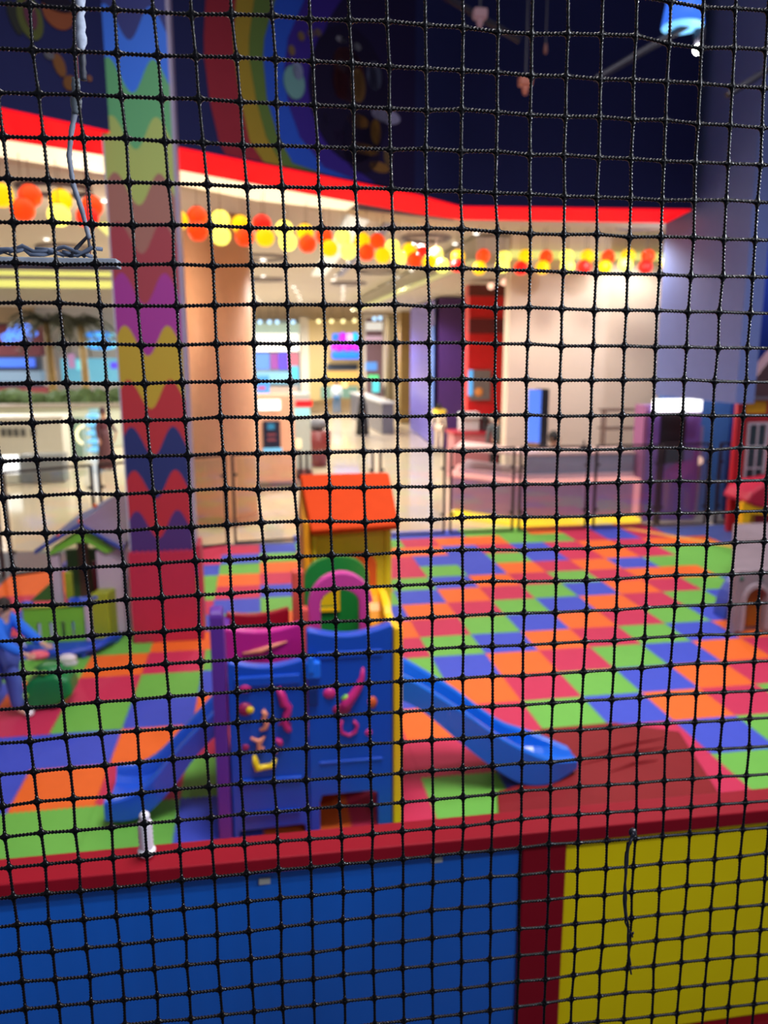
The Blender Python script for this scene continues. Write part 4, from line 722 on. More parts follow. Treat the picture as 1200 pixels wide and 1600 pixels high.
for x, z in ((4.52, .56), (4.72, .545), (5.0, .5)):
    bm = NB(); ball(bm, (x, 6.70, z), .02, 1.1, .6, 1.2); obj('climbing_hold', bm, mat('hold_green', (30, 90, 70), .5), cs, smooth=True)
A3 = arc(5.08, 0.0, .44, .56, 180, 0, 18) + arc(5.10, 0.0, .33, .43, 0, 180, 18)
bm = NB(); prism(bm, A3, 7.10, 7.32); obj('arch_tunnel', bm, mat('arch_blue', (40, 66, 170), .4), cs, bevel=.01)
bm = NB(); prism(bm, arc(5.09, 0.0, .40, .50, 180, 0, 18), 7.26, 7.30); obj('tunnel_side', bm, mat('arch_navy', (10, 34, 130), .4), cs)
# suspended play-area lamps
def rod(x, y, z0, z1, r=.006): 
    bm = NB(); tube(bm, [(x, y, z0), (x, y, z1)], r, 6); return bm
lm = mat('fixture_dark', (52, 50, 66), .5)
t = thing('pendant_lamp', 'large glowing blue pendant lampshade at the top right', 'lamp', (4.22, 8.0, 5.9))
bm = NB(); lathe(bm, [(.20, -.10), (.185, .0), (.165, .13), (.15, .25), (.03, .27)], (4.22, 8.0, 5.92), 24); obj('shade', bm, mat('lamp_blue', (60, 120, 255), emit=1.0, var=.02), t, smooth=True)
bm = NB(); lathe(bm, [(.195, -.02), (.19, -.005)], (4.22, 8.0, 5.83), 24); obj('rim', bm, mat('lamp_rim', (120, 200, 255), emit=1.3), t)
obj('cord', rod(4.22, 8.0, 6.18, 8.0), lm, t)
t = thing('spotlight', 'intense white spotlight below the blue lampshade', 'lamp', (4.40, 8.0, 5.62))
bm = NB(); ball(bm, (4.40, 8.0, 5.62), .042); obj('bulb', bm, mat('spot_white', (255, 250, 240), emit=60, var=0), t, smooth=True)
bm = NB(); lathe(bm, [(.03, 0), (.05, .05), (.055, .16), (.02, .18)], (4.42, 8.03, 5.66)); obj('can', bm, lm, t, smooth=True)
obj('rod', rod(4.42, 8.03, 5.8, 8.0), lm, t)
for nm, x, y, z, c, lb2 in (('ceiling_sensor', 2.175, 8, 5.80, (170, 130, 140), 'small pale box hanging on a rod at the top of the view'), ('ceiling_sensor', 2.64, 8, 5.24, (190, 110, 90), 'small peach coloured box hanging lower on a thin rod')):
    t = thing(nm, lb2, 'sensor', (x, y, z))
    bm = NB(); box(bm, x - .065, x + .065, y - .05, y + .05, z - .035, z + .055); obj('housing', bm, mat('sensor_' + str(c[0]), c, .5, emit=.25), t, bevel=.02)
    bm = NB(); lathe(bm, [(.015, -.11), (.032, -.07), (.03, -.03)], (x, y, z)); obj('lens', bm, mat('sensor_' + str(c[0]), c), t)
    obj('rod', rod(x, y, z + .05, 8.0, .009), lm, t)
t = thing('ceiling_sensor', 'tiny dark hanging rod tip right of the upper sensor', 'sensor', (2.83, 8, 5.55))
bm = NB(); lathe(bm, [(.012, 0), (.02, .03), (.012, .09)], (2.83, 8, 5.5)); obj('tip', bm, mat('tip_brown', (130, 80, 70), .5), t)
obj('rod', rod(2.83, 8, 5.57, 8.0, .007), lm, t)
for q, (p0, p1) in enumerate((((3.35, 8.0, 5.30), (4.3, 8.0, 5.85)), ((1.6, 8.4, 6.25), (2.7, 8.4, 5.75)), ((4.75, 8.0, 5.22), (5.3, 8.0, 5.55)))):
    bm = NB(); tube(bm, [p0, p1], .035, 8); tag(obj('slanting_bar', bm, mat('bar_dim', (34, 30, 46), .5)), ['dim slanting bar left of the bright spotlight', 'dim slanting bar at top centre', 'dim slanting bar near the top right corner'][q], 'slant_bar')  # faint slanting line built as a solid dark bar
bm = NB(); tube(bm, [(6.62, 11.0, 2.35), (6.66, 11.0, 2.38)], .05, 8); tag(obj('wall_alarm', bm, mat('alarm_red', (150, 60, 60), .5), smooth=True), 'small dull red alarm on the blue-grey wall', 'alarm')

# ================================================================ MALL

# big panels of the mall interior
cream = mat('panel_cream', (226, 206, 186), .7, .2, var=.02)
def slabY(name, x0, x1, z0, z1, y0, y1, m): return B1(x0, x1, y0, y1, z0, z1)
struct('wall_cream', B1(4.46, 7.6, 14.0, 14.3, 0, 4.7), cream)
struct('wall_far', B1(-30, 9, 36.2, 36.5, 0, 4.7), mat('wall_far_beige', (206, 188, 160), .7, .2))
struct('wall_far_side', B1(9, 9.3, 14, 36.2, 0, 4.7), MATS['wall_far_beige'])
bm = NB(); prism(bm, [(3.9, 12.25), (25, 12.25), (25, 14.0), (4.9, 14.0)], 4.15, 4.25, 'Z')
yl = mat('cove_yellow', (236, 240, 130), emit=.75, var=.02)
tag(obj('cove_glow', B1(4.40, 7.5, 13.86, 13.98, 4.30, 4.42), yl), 'soft yellow cove strip along the top of the cream wall', 'light')
# pale downstand beam running back from the cream wall, with its yellow cove
bm = NB(); prism(bm, [(13.5, 4.7), (36, 4.7), (36, 4.25), (13.5, 4.1)], 4.72, 4.95, 'X')
# tall coloured piers
t = thing('shop_pier', 'tall red shop pier with maroon band and framed poster', 'pier', (4.95, 17.2, 0))
rdm = mat('pier_red', (206, 14, 26), .35, .5, var=.12, scale=2)
obj('shaft', B1(4.52, 5.30, 17.0, 17.4, 0, 4.10), rdm, t)
x0, x1, z0, z1 = 4.516, 5.312, 3.08, 3.389
obj('band', B1(x0, x1, 16.95, 17.0, z0, z1), mat('pier_maroon', (98, 22, 36), .5), t)
obj('capital', B1(4.50, 5.32, 16.96, 17.02, 3.86, 4.10), mat('pier_brown', (96, 30, 24), .5), t)
x0, x1, z0, z1 = 4.551, 4.996, 1.662, 2.308
obj('poster', B1(x0, x1, 16.88, 16.95, z0, z1), mat('poster_taupe', (110, 100, 100), .4), t)
obj('poster_edge', B1(x0 - .05, x0 + .04, 16.86, 16.9, z0 + .1, z1), mat('poster_cyan', (90, 180, 250), emit=.8), t)
x0, x1, z0, z1 = 4.598, 4.87, 1.734, 1.94
bm = NB(); ball(bm, ((x0 + x1) / 2, 16.87, (z0 + z1) / 2), .10, 1, .2, 1); obj('poster_dish', bm, mat('dish_orange', (220, 140, 70), .5), t, smooth=True)
t = thing('shop_pier', 'tall purple square shop pier with a paler lilac side', 'pier', (5.1, 22.3, 0))
obj('front_face', B1(4.98, 5.72, 22.0, 22.5, 0, 4.15), mat('pier_purple', (66, 34, 104), .5), t)
bm = NB(); prism(bm, [(4.98, 22.0), (4.98, 22.5), (5.45, 27.8), (5.3, 27.8)], 0, 4.15, 'Z'); obj('side_face', bm, mat('pier_lilac', (118, 110, 205), .35), t)  # side face coloured paler than the front face
obj('frame_line', B1(4.96, 4.985, 22.6, 22.9, 1.1, 3.4), mat('pier_blue', (110, 160, 240), .4), t)
t = thing('shop_pier', 'olive brown marble pier left of the purple pier', 'pier', (6.3, 30, 0))
x0, x1, z0, z1 = 5.349, 5.767, 0.524, 4.158
obj('shaft', B1(x0, x1, 30, 30.6, 0, z1), mat('pier_olive', (140, 112, 64), .4, var=.2), t)
t = thing('shop_pier', 'dark olive pier beside the far snack shop', 'pier', (5.8, 33, 0))
x0, x1, z0, z1 = 5.184, 5.419, 0.386, 4.103
obj('shaft', B1(x0, x1, 32, 32.6, 0, z1), mat('pier_olive_dark', (112, 98, 72), .4), t)
t = thing('mall_column', 'broad round column lit peach orange behind the railing', 'column', (-.62, 13.2, 0))
bm = NB(); lathe(bm, [(.56, 0), (.56, 4.70)], (-.62, 13.0, 0), 32); obj('shaft', bm, mat('column_peach', (236, 184, 148), .5, .3), t, smooth=True)
bm = NB(); lathe(bm, [(.575, 0), (.575, .12)], (-.62, 13.0, 0), 32); obj('plinth', bm, mat('plinth_tan', (190, 140, 110), .4), t)
bm = NB(); tube(bm, [(-1.22, 12.7, 2.9), (-1.22, 12.7, 4.3)], .05, 8); tag(obj('orange_strip', bm, mat('strip_orange', (255, 140, 30), emit=1.2)), 'vertical glowing orange strip at the edge of the peach column', 'light')  # upright orange emissive strip next to the column
point('column_wash_lamp', (-1.9, 11.9, 3.4), 26, (1, .66, .42), .06)
# long pink counter with lit base
ct = thing('service_counter', 'long lilac pink service counter with glowing yellow base behind the railing', 'counter', (4.9, 12.1, 0))
lil = mat('counter_lilac', (178, 142, 186), .35, .4); 
bm = NB(); prism(bm, [(4.02, 11.78), (5.98, 11.78), (5.98, 12.4), (4.4, 12.5), (3.55, 13.9), (3.15, 12.75)], .10, .66, 'Z'); obj('front', bm, lil, ct, bevel=.02)
bm = NB(); prism(bm, [(3.98, 11.74), (6.0, 11.74), (6.0, 12.4), (4.4, 12.5), (3.55, 13.9), (3.08, 12.75)], .66, .70, 'Z'); obj('pink_light_line', bm, mat('led_pink', (255, 170, 160), emit=.85), ct)
bm = NB(); prism(bm, [(4.10, 11.95), (5.98, 11.95), (5.98, 12.5), (4.5, 12.6), (3.7, 13.9), (3.3, 12.85)], .70, .78, 'Z'); obj('ledge', bm, mat('counter_pale', (196, 176, 190), .4), ct)
bm = NB(); prism(bm, [(4.16, 12.0), (5.98, 12.0), (5.98, 12.5), (4.5, 12.6), (4.3, 12.4)], .78, 1.08, 'Z'); obj('upper_front', bm, mat('counter_grey', (136, 144, 168), .4), ct)
bm = NB(); prism(bm, [(4.10, 11.96), (6.0, 11.96), (6.0, 12.6), (4.3, 12.7), (3.6, 13.9), (3.2, 12.9)], 1.08, 1.12, 'Z'); obj('worktop', bm, mat('counter_top', (222, 190, 186), .4), ct)
bm = NB(); prism(bm, [(3.98, 11.70), (6.02, 11.70), (6.02, 12.0), (4.2, 12.0), (3.5, 13.2), (3.06, 12.6)], .0, .07, 'Z'); obj('base_light', bm, mat('led_yellow', (255, 216, 50), emit=1.15), ct)
obj('end_light', B1(5.90, 5.985, 11.72, 11.775, .12, .66), mat('end_pink', (240, 150, 160), emit=.7), ct)
t = thing('monitor', 'tall narrow blue-lit monitor standing on the counter', 'screen', (4.58, 12.6, 1.12))
x0, x1, z0, z1 = 4.58, 4.724, 1.195, 2.092
obj('casing', B1(x0, x1, 12.58, 12.80, 1.12, z1), mat('monitor_black', (24, 26, 34), .4), t)
x0, x1, z0, z1 = 4.436, 4.591, 1.23, 2.083
bm = NB(); prism(bm, [(x0, 12.75), (x1, 12.57), (x1, 12.60), (x0, 12.78)], z0 - .02, z1, 'Z'); obj('screen', bm, mat('screen_blue', (80, 130, 250), emit=.95), t)
bm = NB(); prism(bm, [(x0, 12.76), (x1, 12.575), (x1, 12.62), (x0, 12.80)], max(1.125, z0 - .14), z0 - .02, 'Z'); obj('chin', bm, mat('monitor_gold', (150, 120, 80), .5), t)
bt_ = thing('metal_rack', 'thin brown metal shelf rack behind the counter', 'shelf', (6.15, 12.9, 0))
rk = mat('rack_brown', (122, 96, 84), .5)
for x, y in ((5.82, 12.8), (6.56, 12.8), (5.90, 13.1), (6.62, 13.1)):
    obj('upright', B1(x - .015, x + .015, y - .015, y + .015, 0, 1.72), rk, bt_)
for z in (1.02, 1.38, 1.70):
    for y in (12.8, 13.1): obj('shelf_bar', B1(5.82, 6.60, y - .015, y + .015, z, z + .025), rk, bt_)
for z in (.70, 1.0):
    obj('shelf', B1(5.84, 6.58, 12.82, 13.08, z, z + .012), rk, bt_)
t = thing('card_reader', 'small dark card reader on the counter top', 'device', (5.2, 12.2, 1.12))
obj('reader', B1(5.16, 5.28, 12.18, 12.26, 1.12, 1.17), mat('monitor_black', (24, 26, 34)), t); obj('stem', B1(5.20, 5.22, 12.2, 12.22, 1.17, 1.28), mat('monitor_black', (24, 26, 34)), t)
# purple stand with light box
t = thing('display_stand', 'purple upright stand with a blank glowing white sign box on top', 'stand', (6.5, 11.95, 0))
pst = mat('stand_purple', (128, 92, 176), .5)
obj('body', B1(6.10, 7.0, 11.8, 12.1, 0, 1.86), pst, t)
obj('side_panel', B1(6.03, 6.10, 11.82, 12.15, 0, 1.86), mat('stand_mauve', (160, 100, 150), .5), t)
obj('dark_screen', B1(6.30, 6.72, 11.76, 11.81, .95, 1.72), mat('monitor_black', (24, 26, 34)), t)
obj('sign_box', B1(6.12, 6.92, 11.66, 11.78, 1.76, 1.96), mat('sign_white', (255, 255, 255), emit=2.2, var=0), t, bevel=.02)
bm = NB(); tube(bm, [(6.60, 11.72, 1.94), (6.58, 11.72, 2.08)], .02, 6); obj('hanger', bm, cream, t)
t = thing('floor_lamp', 'pale pole with a small glowing globe beside the purple stand', 'lamp', (7.12, 12.0, 0))
obj('pole', B1(7.08, 7.16, 11.98, 12.06, 0, 1.5), mat('pole_lilac', (170, 150, 190), .5), t)
bm = NB(); ball(bm, (7.10, 11.95, .94), .07); obj('globe', bm, mat('globe_warm', (255, 200, 180), emit=.9), t, smooth=True)
# coffee stall in front of the red pier
t = thing('coffee_stall', 'red coffee stall counter with pale machines in front of the red pier', 'counter', (5.0, 16.6, 0))
x0, x1, z0, z1 = 3.972, 4.819, 0.707, 1.283
obj('front', B1(4.06, 4.95, 16.3, 16.9, 0, .98), mat('stall_pink', (196, 120, 130), .35), t)
obj('front', B1(4.95, 5.35, 16.3, 16.9, 0, 1.0), mat('stall_red', (176, 22, 40), .35), t)
obj('counter_top', B1(4.02, 5.40, 16.25, 16.95, .98, 1.03), mat('stall_crimson', (186, 40, 60), .35), t)
obj('blue_lamp', B1(4.72, 4.86, 16.26, 16.30, .10, .22), mat('lamp_deep_blue', (60, 60, 255), emit=1.3), t)
for nm, x, wd, h, c in (('coffee_machine', 4.45, .42, .40, (205, 205, 210)), ('coffee_grinder', 4.78, .12, .34, (60, 60, 66)), ('blender_jug', 4.95, .12, .30, (220, 215, 205)), ('coffee_machine', 5.12, .2, .36, (176, 170, 172))):
    k = thing(nm, {4.45: 'large pale coffee machine on the red stall', 4.78: 'slim dark grinder on the red stall', 4.95: 'pale jug on the red stall', 5.12: 'smaller grey coffee machine on the red stall'}[x], 'appliance', (x, 16.6, 1.03))
    obj('body', B1(x - wd / 2, x + wd / 2, 16.5, 16.75, 1.03, 1.03 + h), mat('app_' + str(c[0]), c, .4), k, bevel=.02)
    obj('hood', B1(x - wd / 2 - .02, x + wd / 2 + .02, 16.42, 16.75, 1.03 + h * .7, 1.03 + h * .85), mat('app_' + str(c[0]), c), k)
t = thing('shop_counter', 'long grey shop counter running away on the right of the aisle', 'counter', (4.4, 29, 0))
bm = NB(); prism(bm, [(4.05, 26.2), (4.45, 26.2), (4.3, 33.2), (3.8, 33.2)], 0, 1.0, 'Z'); obj('front', bm, mat('counter_slate', (96, 96, 108), .35), t)
bm = NB(); prism(bm, [(4.0, 26.1), (4.5, 26.1), (4.35, 33.3), (3.75, 33.3)], 1.0, 1.05, 'Z'); obj('worktop', bm, mat('counter_light', (180, 180, 180), .4), t)
# kiosks in the aisle
def kiosk(label, x0, x1, y0, h, face, extras):
    t = thing('information_kiosk', label, 'kiosk', ((x0 + x1) / 2, y0 + .3, 0))
    obj('body', B1(x0, x1, y0, y0 + .6, 0, h), face, t, bevel=.03)
    obj('base', B1(x0 - .05, x1 + .05, y0 - .05, y0 + .65, 0, .10), mat('kiosk_base', (120, 90, 90), .4), t)
    for nm, r, c, e in extras:
        a0, a1, b0, b1 = r; obj(nm, B1(a0, a1, y0 - .05, y0 + .01, b0, b1), mat('kiosk_%d_%d_%d' % c, c, .3, emit=e), t, bevel=.01)
    return t
pk = mat('kiosk_peach', (226, 168, 140), .4)
k1 = kiosk('peach kiosk with dark screen under a glowing white panel', *(-0.062, 0.705), 16.1, 1.86, pk, [('light_panel', (-0.026, 0.428, 1.557, 1.76), (225, 255, 245), 1.6), ('screen', (0.069, 0.412, 0.802, 1.34), (30, 38, 66), .25), ('screen_image', (0.15, 0.314, 1.165, 1.305), (90, 180, 220), .7), ('screen_line', (0.145, 0.335, 1.037, 1.101), (220, 110, 110), .6), ('screen_line', (0.142, 0.332, 0.934, 0.998), (220, 110, 110), .6), ('shelf_light', (0.059, 0.441, 0.73, 0.794), (120, 200, 240), .9)])
k2 = kiosk('narrow glass kiosk with glowing red sign right of the peach kiosk', *(0.677, 1.086), 17.0, 1.84, mat('kiosk_glass', (176, 190, 186), .2), [('red_sign', (0.775, 1.125, 1.565, 1.686), (255, 20, 30), 1.3), ('cyan_band', (0.703, 1.067, 1.35, 1.525), (160, 235, 235), .8), ('lamp', (0.755, 0.877, 0.67, 0.875), (255, 230, 180), 1.0), ('lower_panel', (0.67, 1.095, -0.079, 0.227), (120, 72, 76), 0)])
k3 = kiosk('slim pale kiosk with red top at the edge of the peach column', *(-0.312, -0.095), 15.3, 1.85, mat('kiosk_glass2', (176, 200, 190), .2), [('red_sign', (-0.331, -0.106, 1.715, 1.823), (255, 50, 40), 1.1), ('green_stripe', (-0.22, -0.148, 0.659, 1.087), (150, 180, 40), .5)])
t = thing('totem_screen', 'upright sky-blue lit totem screen behind the peach kiosk', 'screen', (.1, 24, 0))
x0, x1, z0, z1 = -0.04, 0.335, 1.333, 2.007
obj('screen', B1(x0, x1, 24, 24.1, z0, z1), mat('totem_blue', (70, 150, 240), emit=.85), t); obj('stand', B1(x0 + .1, x1 - .1, 24.02, 24.08, 0, z0), MATS['monitor_black'], t); obj('mark', B1(x0 + .05, x1 - .12, 23.98, 24.0, (z0 + z1) / 2 - .06, (z0 + z1) / 2 + .02), mat('mark_red', (220, 60, 80), emit=.6), t)
t = thing('planter_box', 'round maroon planter behind the red sign kiosk', 'planter', (1.7, 20, 0))
x0, x1, z0, z1 = 1.227, 1.516, 1.121, 1.439
bm = NB(); lathe(bm, [(.22, 0), (.30, .5), (.32, .85), (.28, .85)], ((x0 + x1) / 2, 19, 0)); obj('pot', bm, mat('pot_maroon', (120, 44, 46), .4), t, smooth=True)
bm = NB(); ball(bm, ((x0 + x1) / 2, 19, 1.0), .26, 1, 1, .6); obj('stems', bm, mat('stem_grey', (96, 96, 104), .6), t)
# shop fronts on the far wall
def shop(name_label, parts):
    t = thing('mall_shop', name_label, 'shop', (parts[0][1][0], 35.5, 0))
    for nm, r, c, e in parts:
        x0, x1, z0, z1 = r; dy = .02 * len(t.children)
        obj(nm, B1(x0, x1, 35.6 - dy - (.25 if nm in ('sign', 'letters') else 0), 36.15, z0, z1), mat('shop_%d_%d_%d' % c, c, .5, emit=e), t)
    return t
shop('bright white and blue fast food shop front left of the aisle', [('back_wall', (-0.28, 1.831, -0.092, 4.045), (120, 140, 150), 0), ('pale_header', (-0.086, 1.864, 3.502, 3.907), (190, 214, 196), .45), ('sign', (-0.105, 1.817, 2.715, 3.473), (255, 250, 236), 1.1), ('menu_screen', (-0.104, 0.523, 1.957, 2.634), (90, 140, 240), .8), ('menu_screen', (0.578, 0.907, 1.954, 2.633), (150, 70, 160), .7), ('menu_screen', (0.935, 1.32, 1.952, 2.633), (90, 70, 230), .8), ('menu_screen', (1.347, 1.789, 1.95, 2.632), (200, 110, 130), .6), ('menu_screen', (1.441, 1.772, 1.432, 2.089), (80, 190, 230), .7), ('lit_counter', (-0.073, 1.464, 1.329, 1.82), (130, 190, 220), .6), ('counter', (-0.155, 1.738, 0.239, 1.199), (168, 150, 140), 0)])
shop('warm beige snack shop front with blue and purple neon sign', [('back_wall', (2.175, 4.615, 0.584, 4.057), (226, 196, 132), .25), ('column_strip', (1.87, 2.259, 0.202, 4.17), (196, 190, 176), 0), ('menu_board', (3.018, 4.403, 1.883, 2.16), (60, 76, 96), .1), ('glowing_wall', (3.011, 4.399, 1.298, 1.855), (240, 186, 96), .5), ('counter', (2.735, 4.388, 0.656, 1.181), (104, 140, 128), 0), ('lamp', (3.706, 3.93, 1.128, 1.431), (255, 200, 130), 1.3)])
ns = thing('neon_sign', 'blue and purple three-row neon sign over the snack shop', 'sign', (3.9, 35, 2.8))
nb = mat('neon_blue', (0, 110, 255), emit=1.3); npu = mat('neon_purple', (170, 0, 255), emit=1.3); nw = mat('neon_lilac', (230, 170, 255), emit=1.2); nc = mat('neon_cyan', (0, 170, 255), emit=1.3)
def glyph(px, m, kind):
    x0, x1, z0, z1 = px; bm = NB()
    if kind == 'bar': tube(bm, [(x0, 34.9, z0), (x0, 34.9, z1), (x1, 34.9, z1), (x1, 34.9, (z0 + z1) / 2), (x0, 34.9, (z0 + z1) / 2)], .075, 6)
    else:
        cx, cz = (x0 + x1) / 2, (z0 + z1) / 2; tube(bm, [(cx + (x1 - x0) / 2 * cos(a), 34.9, cz + (z1 - z0) / 2 * sin(a)) for a in [pi * i / 5 for i in range(11)]], .085, 6)
    obj('glyph', bm, m, ns, smooth=True)
glyph((3.307, 3.473, 3.171, 3.414), nb, 'bar'); glyph((3.584, 3.778, 3.172, 3.441), npu, 'o'); glyph((3.889, 4.056, 3.199, 3.415), nw, 'o'); glyph((4.14, 4.307, 3.199, 3.442), nc, 'o')
for a in range(6): 
    glyph(tuple(v + (a * .19 if i < 2 else 0) for i, v in enumerate((3.246, 3.384, 2.766, 2.982))), npu, 'o' if a % 2 else 'bar')
for a in range(6): 
    glyph(tuple(v + (a * .19 if i < 2 else 0) for i, v in enumerate((3.269, 3.408, 2.44, 2.657))), nb, 'o')
for zz in (2.55, 3.0, 3.4): obj('bracket', B1(3.4, 4.3, 34.93, 35.55, zz, zz + .03), MATS['monitor_black'], ns)
shop('mauve and white boutique front right of the neon sign', [('back_wall', (4.672, 5.738, 0.135, 4.34), (216, 206, 190), 0), ('opening', (4.789, 5.533, 0.576, 4.14), (140, 104, 112), .1), ('white_band', (4.783, 5.52, 3.617, 3.972), (240, 236, 226), .7), ('pink_band', (4.78, 5.519, 3.178, 3.37), (225, 190, 210), .5), ('screen', (4.76, 5.273, 1.879, 2.24), (90, 150, 230), .7), ('lit_case', (5.055, 5.368, 0.913, 1.414), (90, 220, 230), .8), ('green_glow', (4.872, 5.325, 1.501, 1.667), (90, 230, 140), .9)])
for i, (px, py2, c) in enumerate(((406, 503, 0), (421, 503, 0), (433, 503, 0), (458, 503, 0), (498, 502, 1), (518, 502, 1), (536, 502, 1), (554, 501, 1), (585, 498, 0), (594, 497, 0))):
    pass
SP = [(0.165, 34.8, 3.933), (0.566, 34.8, 3.935), (0.888, 34.8, 3.936), (1.562, 34.8, 3.939), (2.65, 34.8, 3.97), (3.197, 34.8, 3.973), (3.692, 34.8, 3.975), (4.19, 34.8, 4.004), (5.051, 34.8, 4.088), (5.302, 34.8, 4.116)]
for i, p in enumerate(SP):
    t = thing('shop_spotlight', '', 'light', p); bm = NB(); tube(bm, [(p[0], p[1], p[2] + .06), (p[0], p[1], 4.71)], .012, 5); obj('rod', bm, MATS['rack_brown'], t)
    bm = NB(); ball(bm, p, .085); obj('bulb', bm, mat('spot_cool' if i in (0, 1, 2, 3, 8, 9) else 'spot_warm', (170, 215, 255) if i in (0, 1, 2, 3, 8, 9) else (255, 240, 170), emit=2.0), t, smooth=True); t['label'] = '%s small %s spotlight from the left above the %s' % (['first', 'second', 'third', 'fourth', 'first', 'second', 'third', 'fourth', 'first', 'second'][i], *(('cool blue', 'white and blue shop front') if i < 4 else ('warm yellow', 'neon sign shop') if i < 8 else ('cool blue', 'mauve boutique'))); t['group'] = 'spotlights above the far shops'
for i, p in enumerate([(4.868, 16.6, 4.036), (5.156, 16.6, 4.117)]):
    t = thing('shop_spotlight', ['pinkish spotlight over the red pier, the left one', 'warm spotlight over the red pier, the right one'][i], 'light', p); bm = NB(); tube(bm, [(p[0], p[1], p[2] + .05), (p[0], p[1], 4.71)], .01, 5); obj('rod', bm, MATS['rack_brown'], t)
    bm = NB(); ball(bm, p, .07); obj('bulb', bm, mat('spot_peach', (255, 200, 170), emit=1.6), t, smooth=True)
# left side of the mall
t = thing('mall_shop', 'dark shop front with red fascia and blue sign at the far left', 'shop', (-11, 34, 0))
for nm, r, c, e in (('body', (-11.05, -8.602, 0.435, 3.814), (60, 66, 84), 0), ('fascia', (-10.888, -8.468, 2.554, 3.734), (112, 40, 56), .15), ('sign', (-10.907, -8.729, 2.111, 2.456), (60, 110, 230), .9), ('sign_cap', (-9.036, -8.727, 2.158, 2.405), (70, 110, 240), .8), ('shop_window', (-10.958, -8.534, 1.539, 1.962), (130, 160, 190), .35), ('awning', (-10.954, -8.343, 0.924, 1.322), (150, 50, 60), .1)):
    x0, x1, z0, z1 = r; obj(nm, B1(x0, x1, 33.9 - (.05 * len(t.children)), 34.5, z0, z1), mat('sl_%d_%d_%d' % c, c, .5, emit=e), t)
t = thing('mall_shop', 'pale shop front with round cyan signs behind the palms', 'shop', (-8, 36, 0))
for nm, r, c, e in (('body', (-9.08, -5.347, 0.262, 4.548), (196, 190, 186), .1), ('window_band', (-8.224, -5.745, 1.413, 2.432), (110, 190, 220), .55), ('violet_sign', (-6.187, -5.873, 2.002, 2.27), (90, 70, 230), .9), ('white_column', (-8.956, -8.497, 1.113, 3.093), (225, 220, 215), .2), ('pink_figure', (-7.865, -7.633, 2.038, 2.62), (200, 150, 200), .5), ('cyan_case', (-7.548, -7.291, 1.959, 2.356), (120, 220, 230), .8)):
    x0, x1, z0, z1 = r; obj(nm, B1(x0, x1, 35.9 - (.05 * len(t.children)), 36.15, z0, z1), mat('sm_%d_%d_%d' % c, c, .5, emit=e), t)
cy = mat('sign_cyan', (110, 220, 255), emit=1.0)
t = thing('round_sign', 'glowing cyan oval sign beside the printed column', 'sign', (-7, 35.3, 3))
for (px) in [(-7.012, -5.812, 3.246, 3.531), (-7.021, -5.719, 2.776, 3.218)]:
    x0, x1, z0, z1 = px; bm = NB(); prism(bm, arc((x0 + x1) / 2, (z0 + z1) / 2, (x1 - x0) / 2, (z1 - z0) / 2, 0, 345, 20), 35.0, 35.2); obj('lens', bm, cy, t)
    bm = NB(); tube(bm, [(p[0], 34.95, p[1]) for p in arc((x0 + x1) / 2, (z0 + z1) / 2, (x1 - x0) / 2.6, (z1 - z0) / 3, 20, 330, 16)], .05, 6); obj('ring', bm, mat('sign_blue', (40, 130, 240), emit=1.0), t)
obj('bracket', B1(-9.0, -8.2, 35.15, 35.9, 2.9, 2.95), MATS['monitor_black'], t)
t = thing('chandelier', 'cluster of glowing blue rings in front of the red fascia', 'light', (-12, 31, 3))
obj('chain', (lambda b: (tube(b, [(-11.2, 31, 3.3), (-11.2, 31, 4.71)], .01, 5), b)[1])(NB()), MATS['monitor_black'], t)
rb = mat('ring_blue', (70, 130, 255), emit=1.2); r2 = random.Random(5)
for p in [(-8.938, 31.0, 3.222), (-8.801, 31.0, 3.289), (-8.683, 31.0, 3.154), (-8.508, 31.0, 3.402), (-8.407, 31.0, 3.56), (-8.325, 31.0, 3.245), (-8.167, 31.0, 3.561), (-8.069, 31.0, 3.426), (-7.963, 31.0, 3.381), (-8.581, 31.0, 3.312), (-8.704, 31.0, 3.402), (-8.246, 31.0, 3.403), (-8.178, 31.0, 3.177), (-8.437, 31.0, 3.222), (-8.861, 31.0, 3.109)]:
    bm = NB(); tube(bm, [(p[0] + .13 * cos(a), p[1], p[2] + .11 * sin(a)) for a in [pi * i / 5 for i in range(11)]], .035, 5); obj('ring', bm, rb, t, smooth=True)
# palms
def palm(x, y, h, label, seed):
    r = random.Random(seed); t = thing('palm_tree', label, 'tree', (x, y, 0), None)
    bm = NB(); tube(bm, [(x, y, 0), (x + .05, y, h * .5), (x, y, h)], [.14, .12, .10], 10); obj('trunk', bm, mat('palm_trunk', (140, 116, 70), .8, var=.35, scale=14), t, smooth=True)
    for k in range(22):
        a = 2 * pi * k / 22 + r.uniform(-.2, .2); up = r.uniform(.1, 1.3); L = r.uniform(.85, 1.2); bm = NB(); P = []
        for i in range(6):
            u = i / 5; P.append(Vector((x + cos(a) * L * u, y + sin(a) * L * u, h + up * u - 1.25 * u * u)))
        tube(bm, P, .025, 4)
        side = Vector((-sin(a), cos(a), 0))
        for i in range(1, 12):
            u = i / 12; b = P[0].lerp(P[-1], u); j = min(int(u * 5), 4); b = P[j].lerp(P[j + 1], u * 5 - j); l = .40 * (1 - abs(u - .45))
            for s in (-1, 1):
                e = b + side * s * l + Vector((cos(a) * .18, sin(a) * .18, -.30 * l)); w_2 = Vector((cos(a), sin(a), 0)) * .055
                v = [bm.verts.new(b - w_2), bm.verts.new(b + w_2), bm.verts.new(e)]; bm.faces.new(v)
        obj('frond', bm, mat('palm_leaf', (58, 66, 52), .7, var=.3), t)
palm(*(-6.527, 27.0), 3.609, 'taller palm tree at left with lit trunk', 2)
palm(*(-5.918, 29.0), 3.639, 'shorter palm tree just left of the printed column', 5)
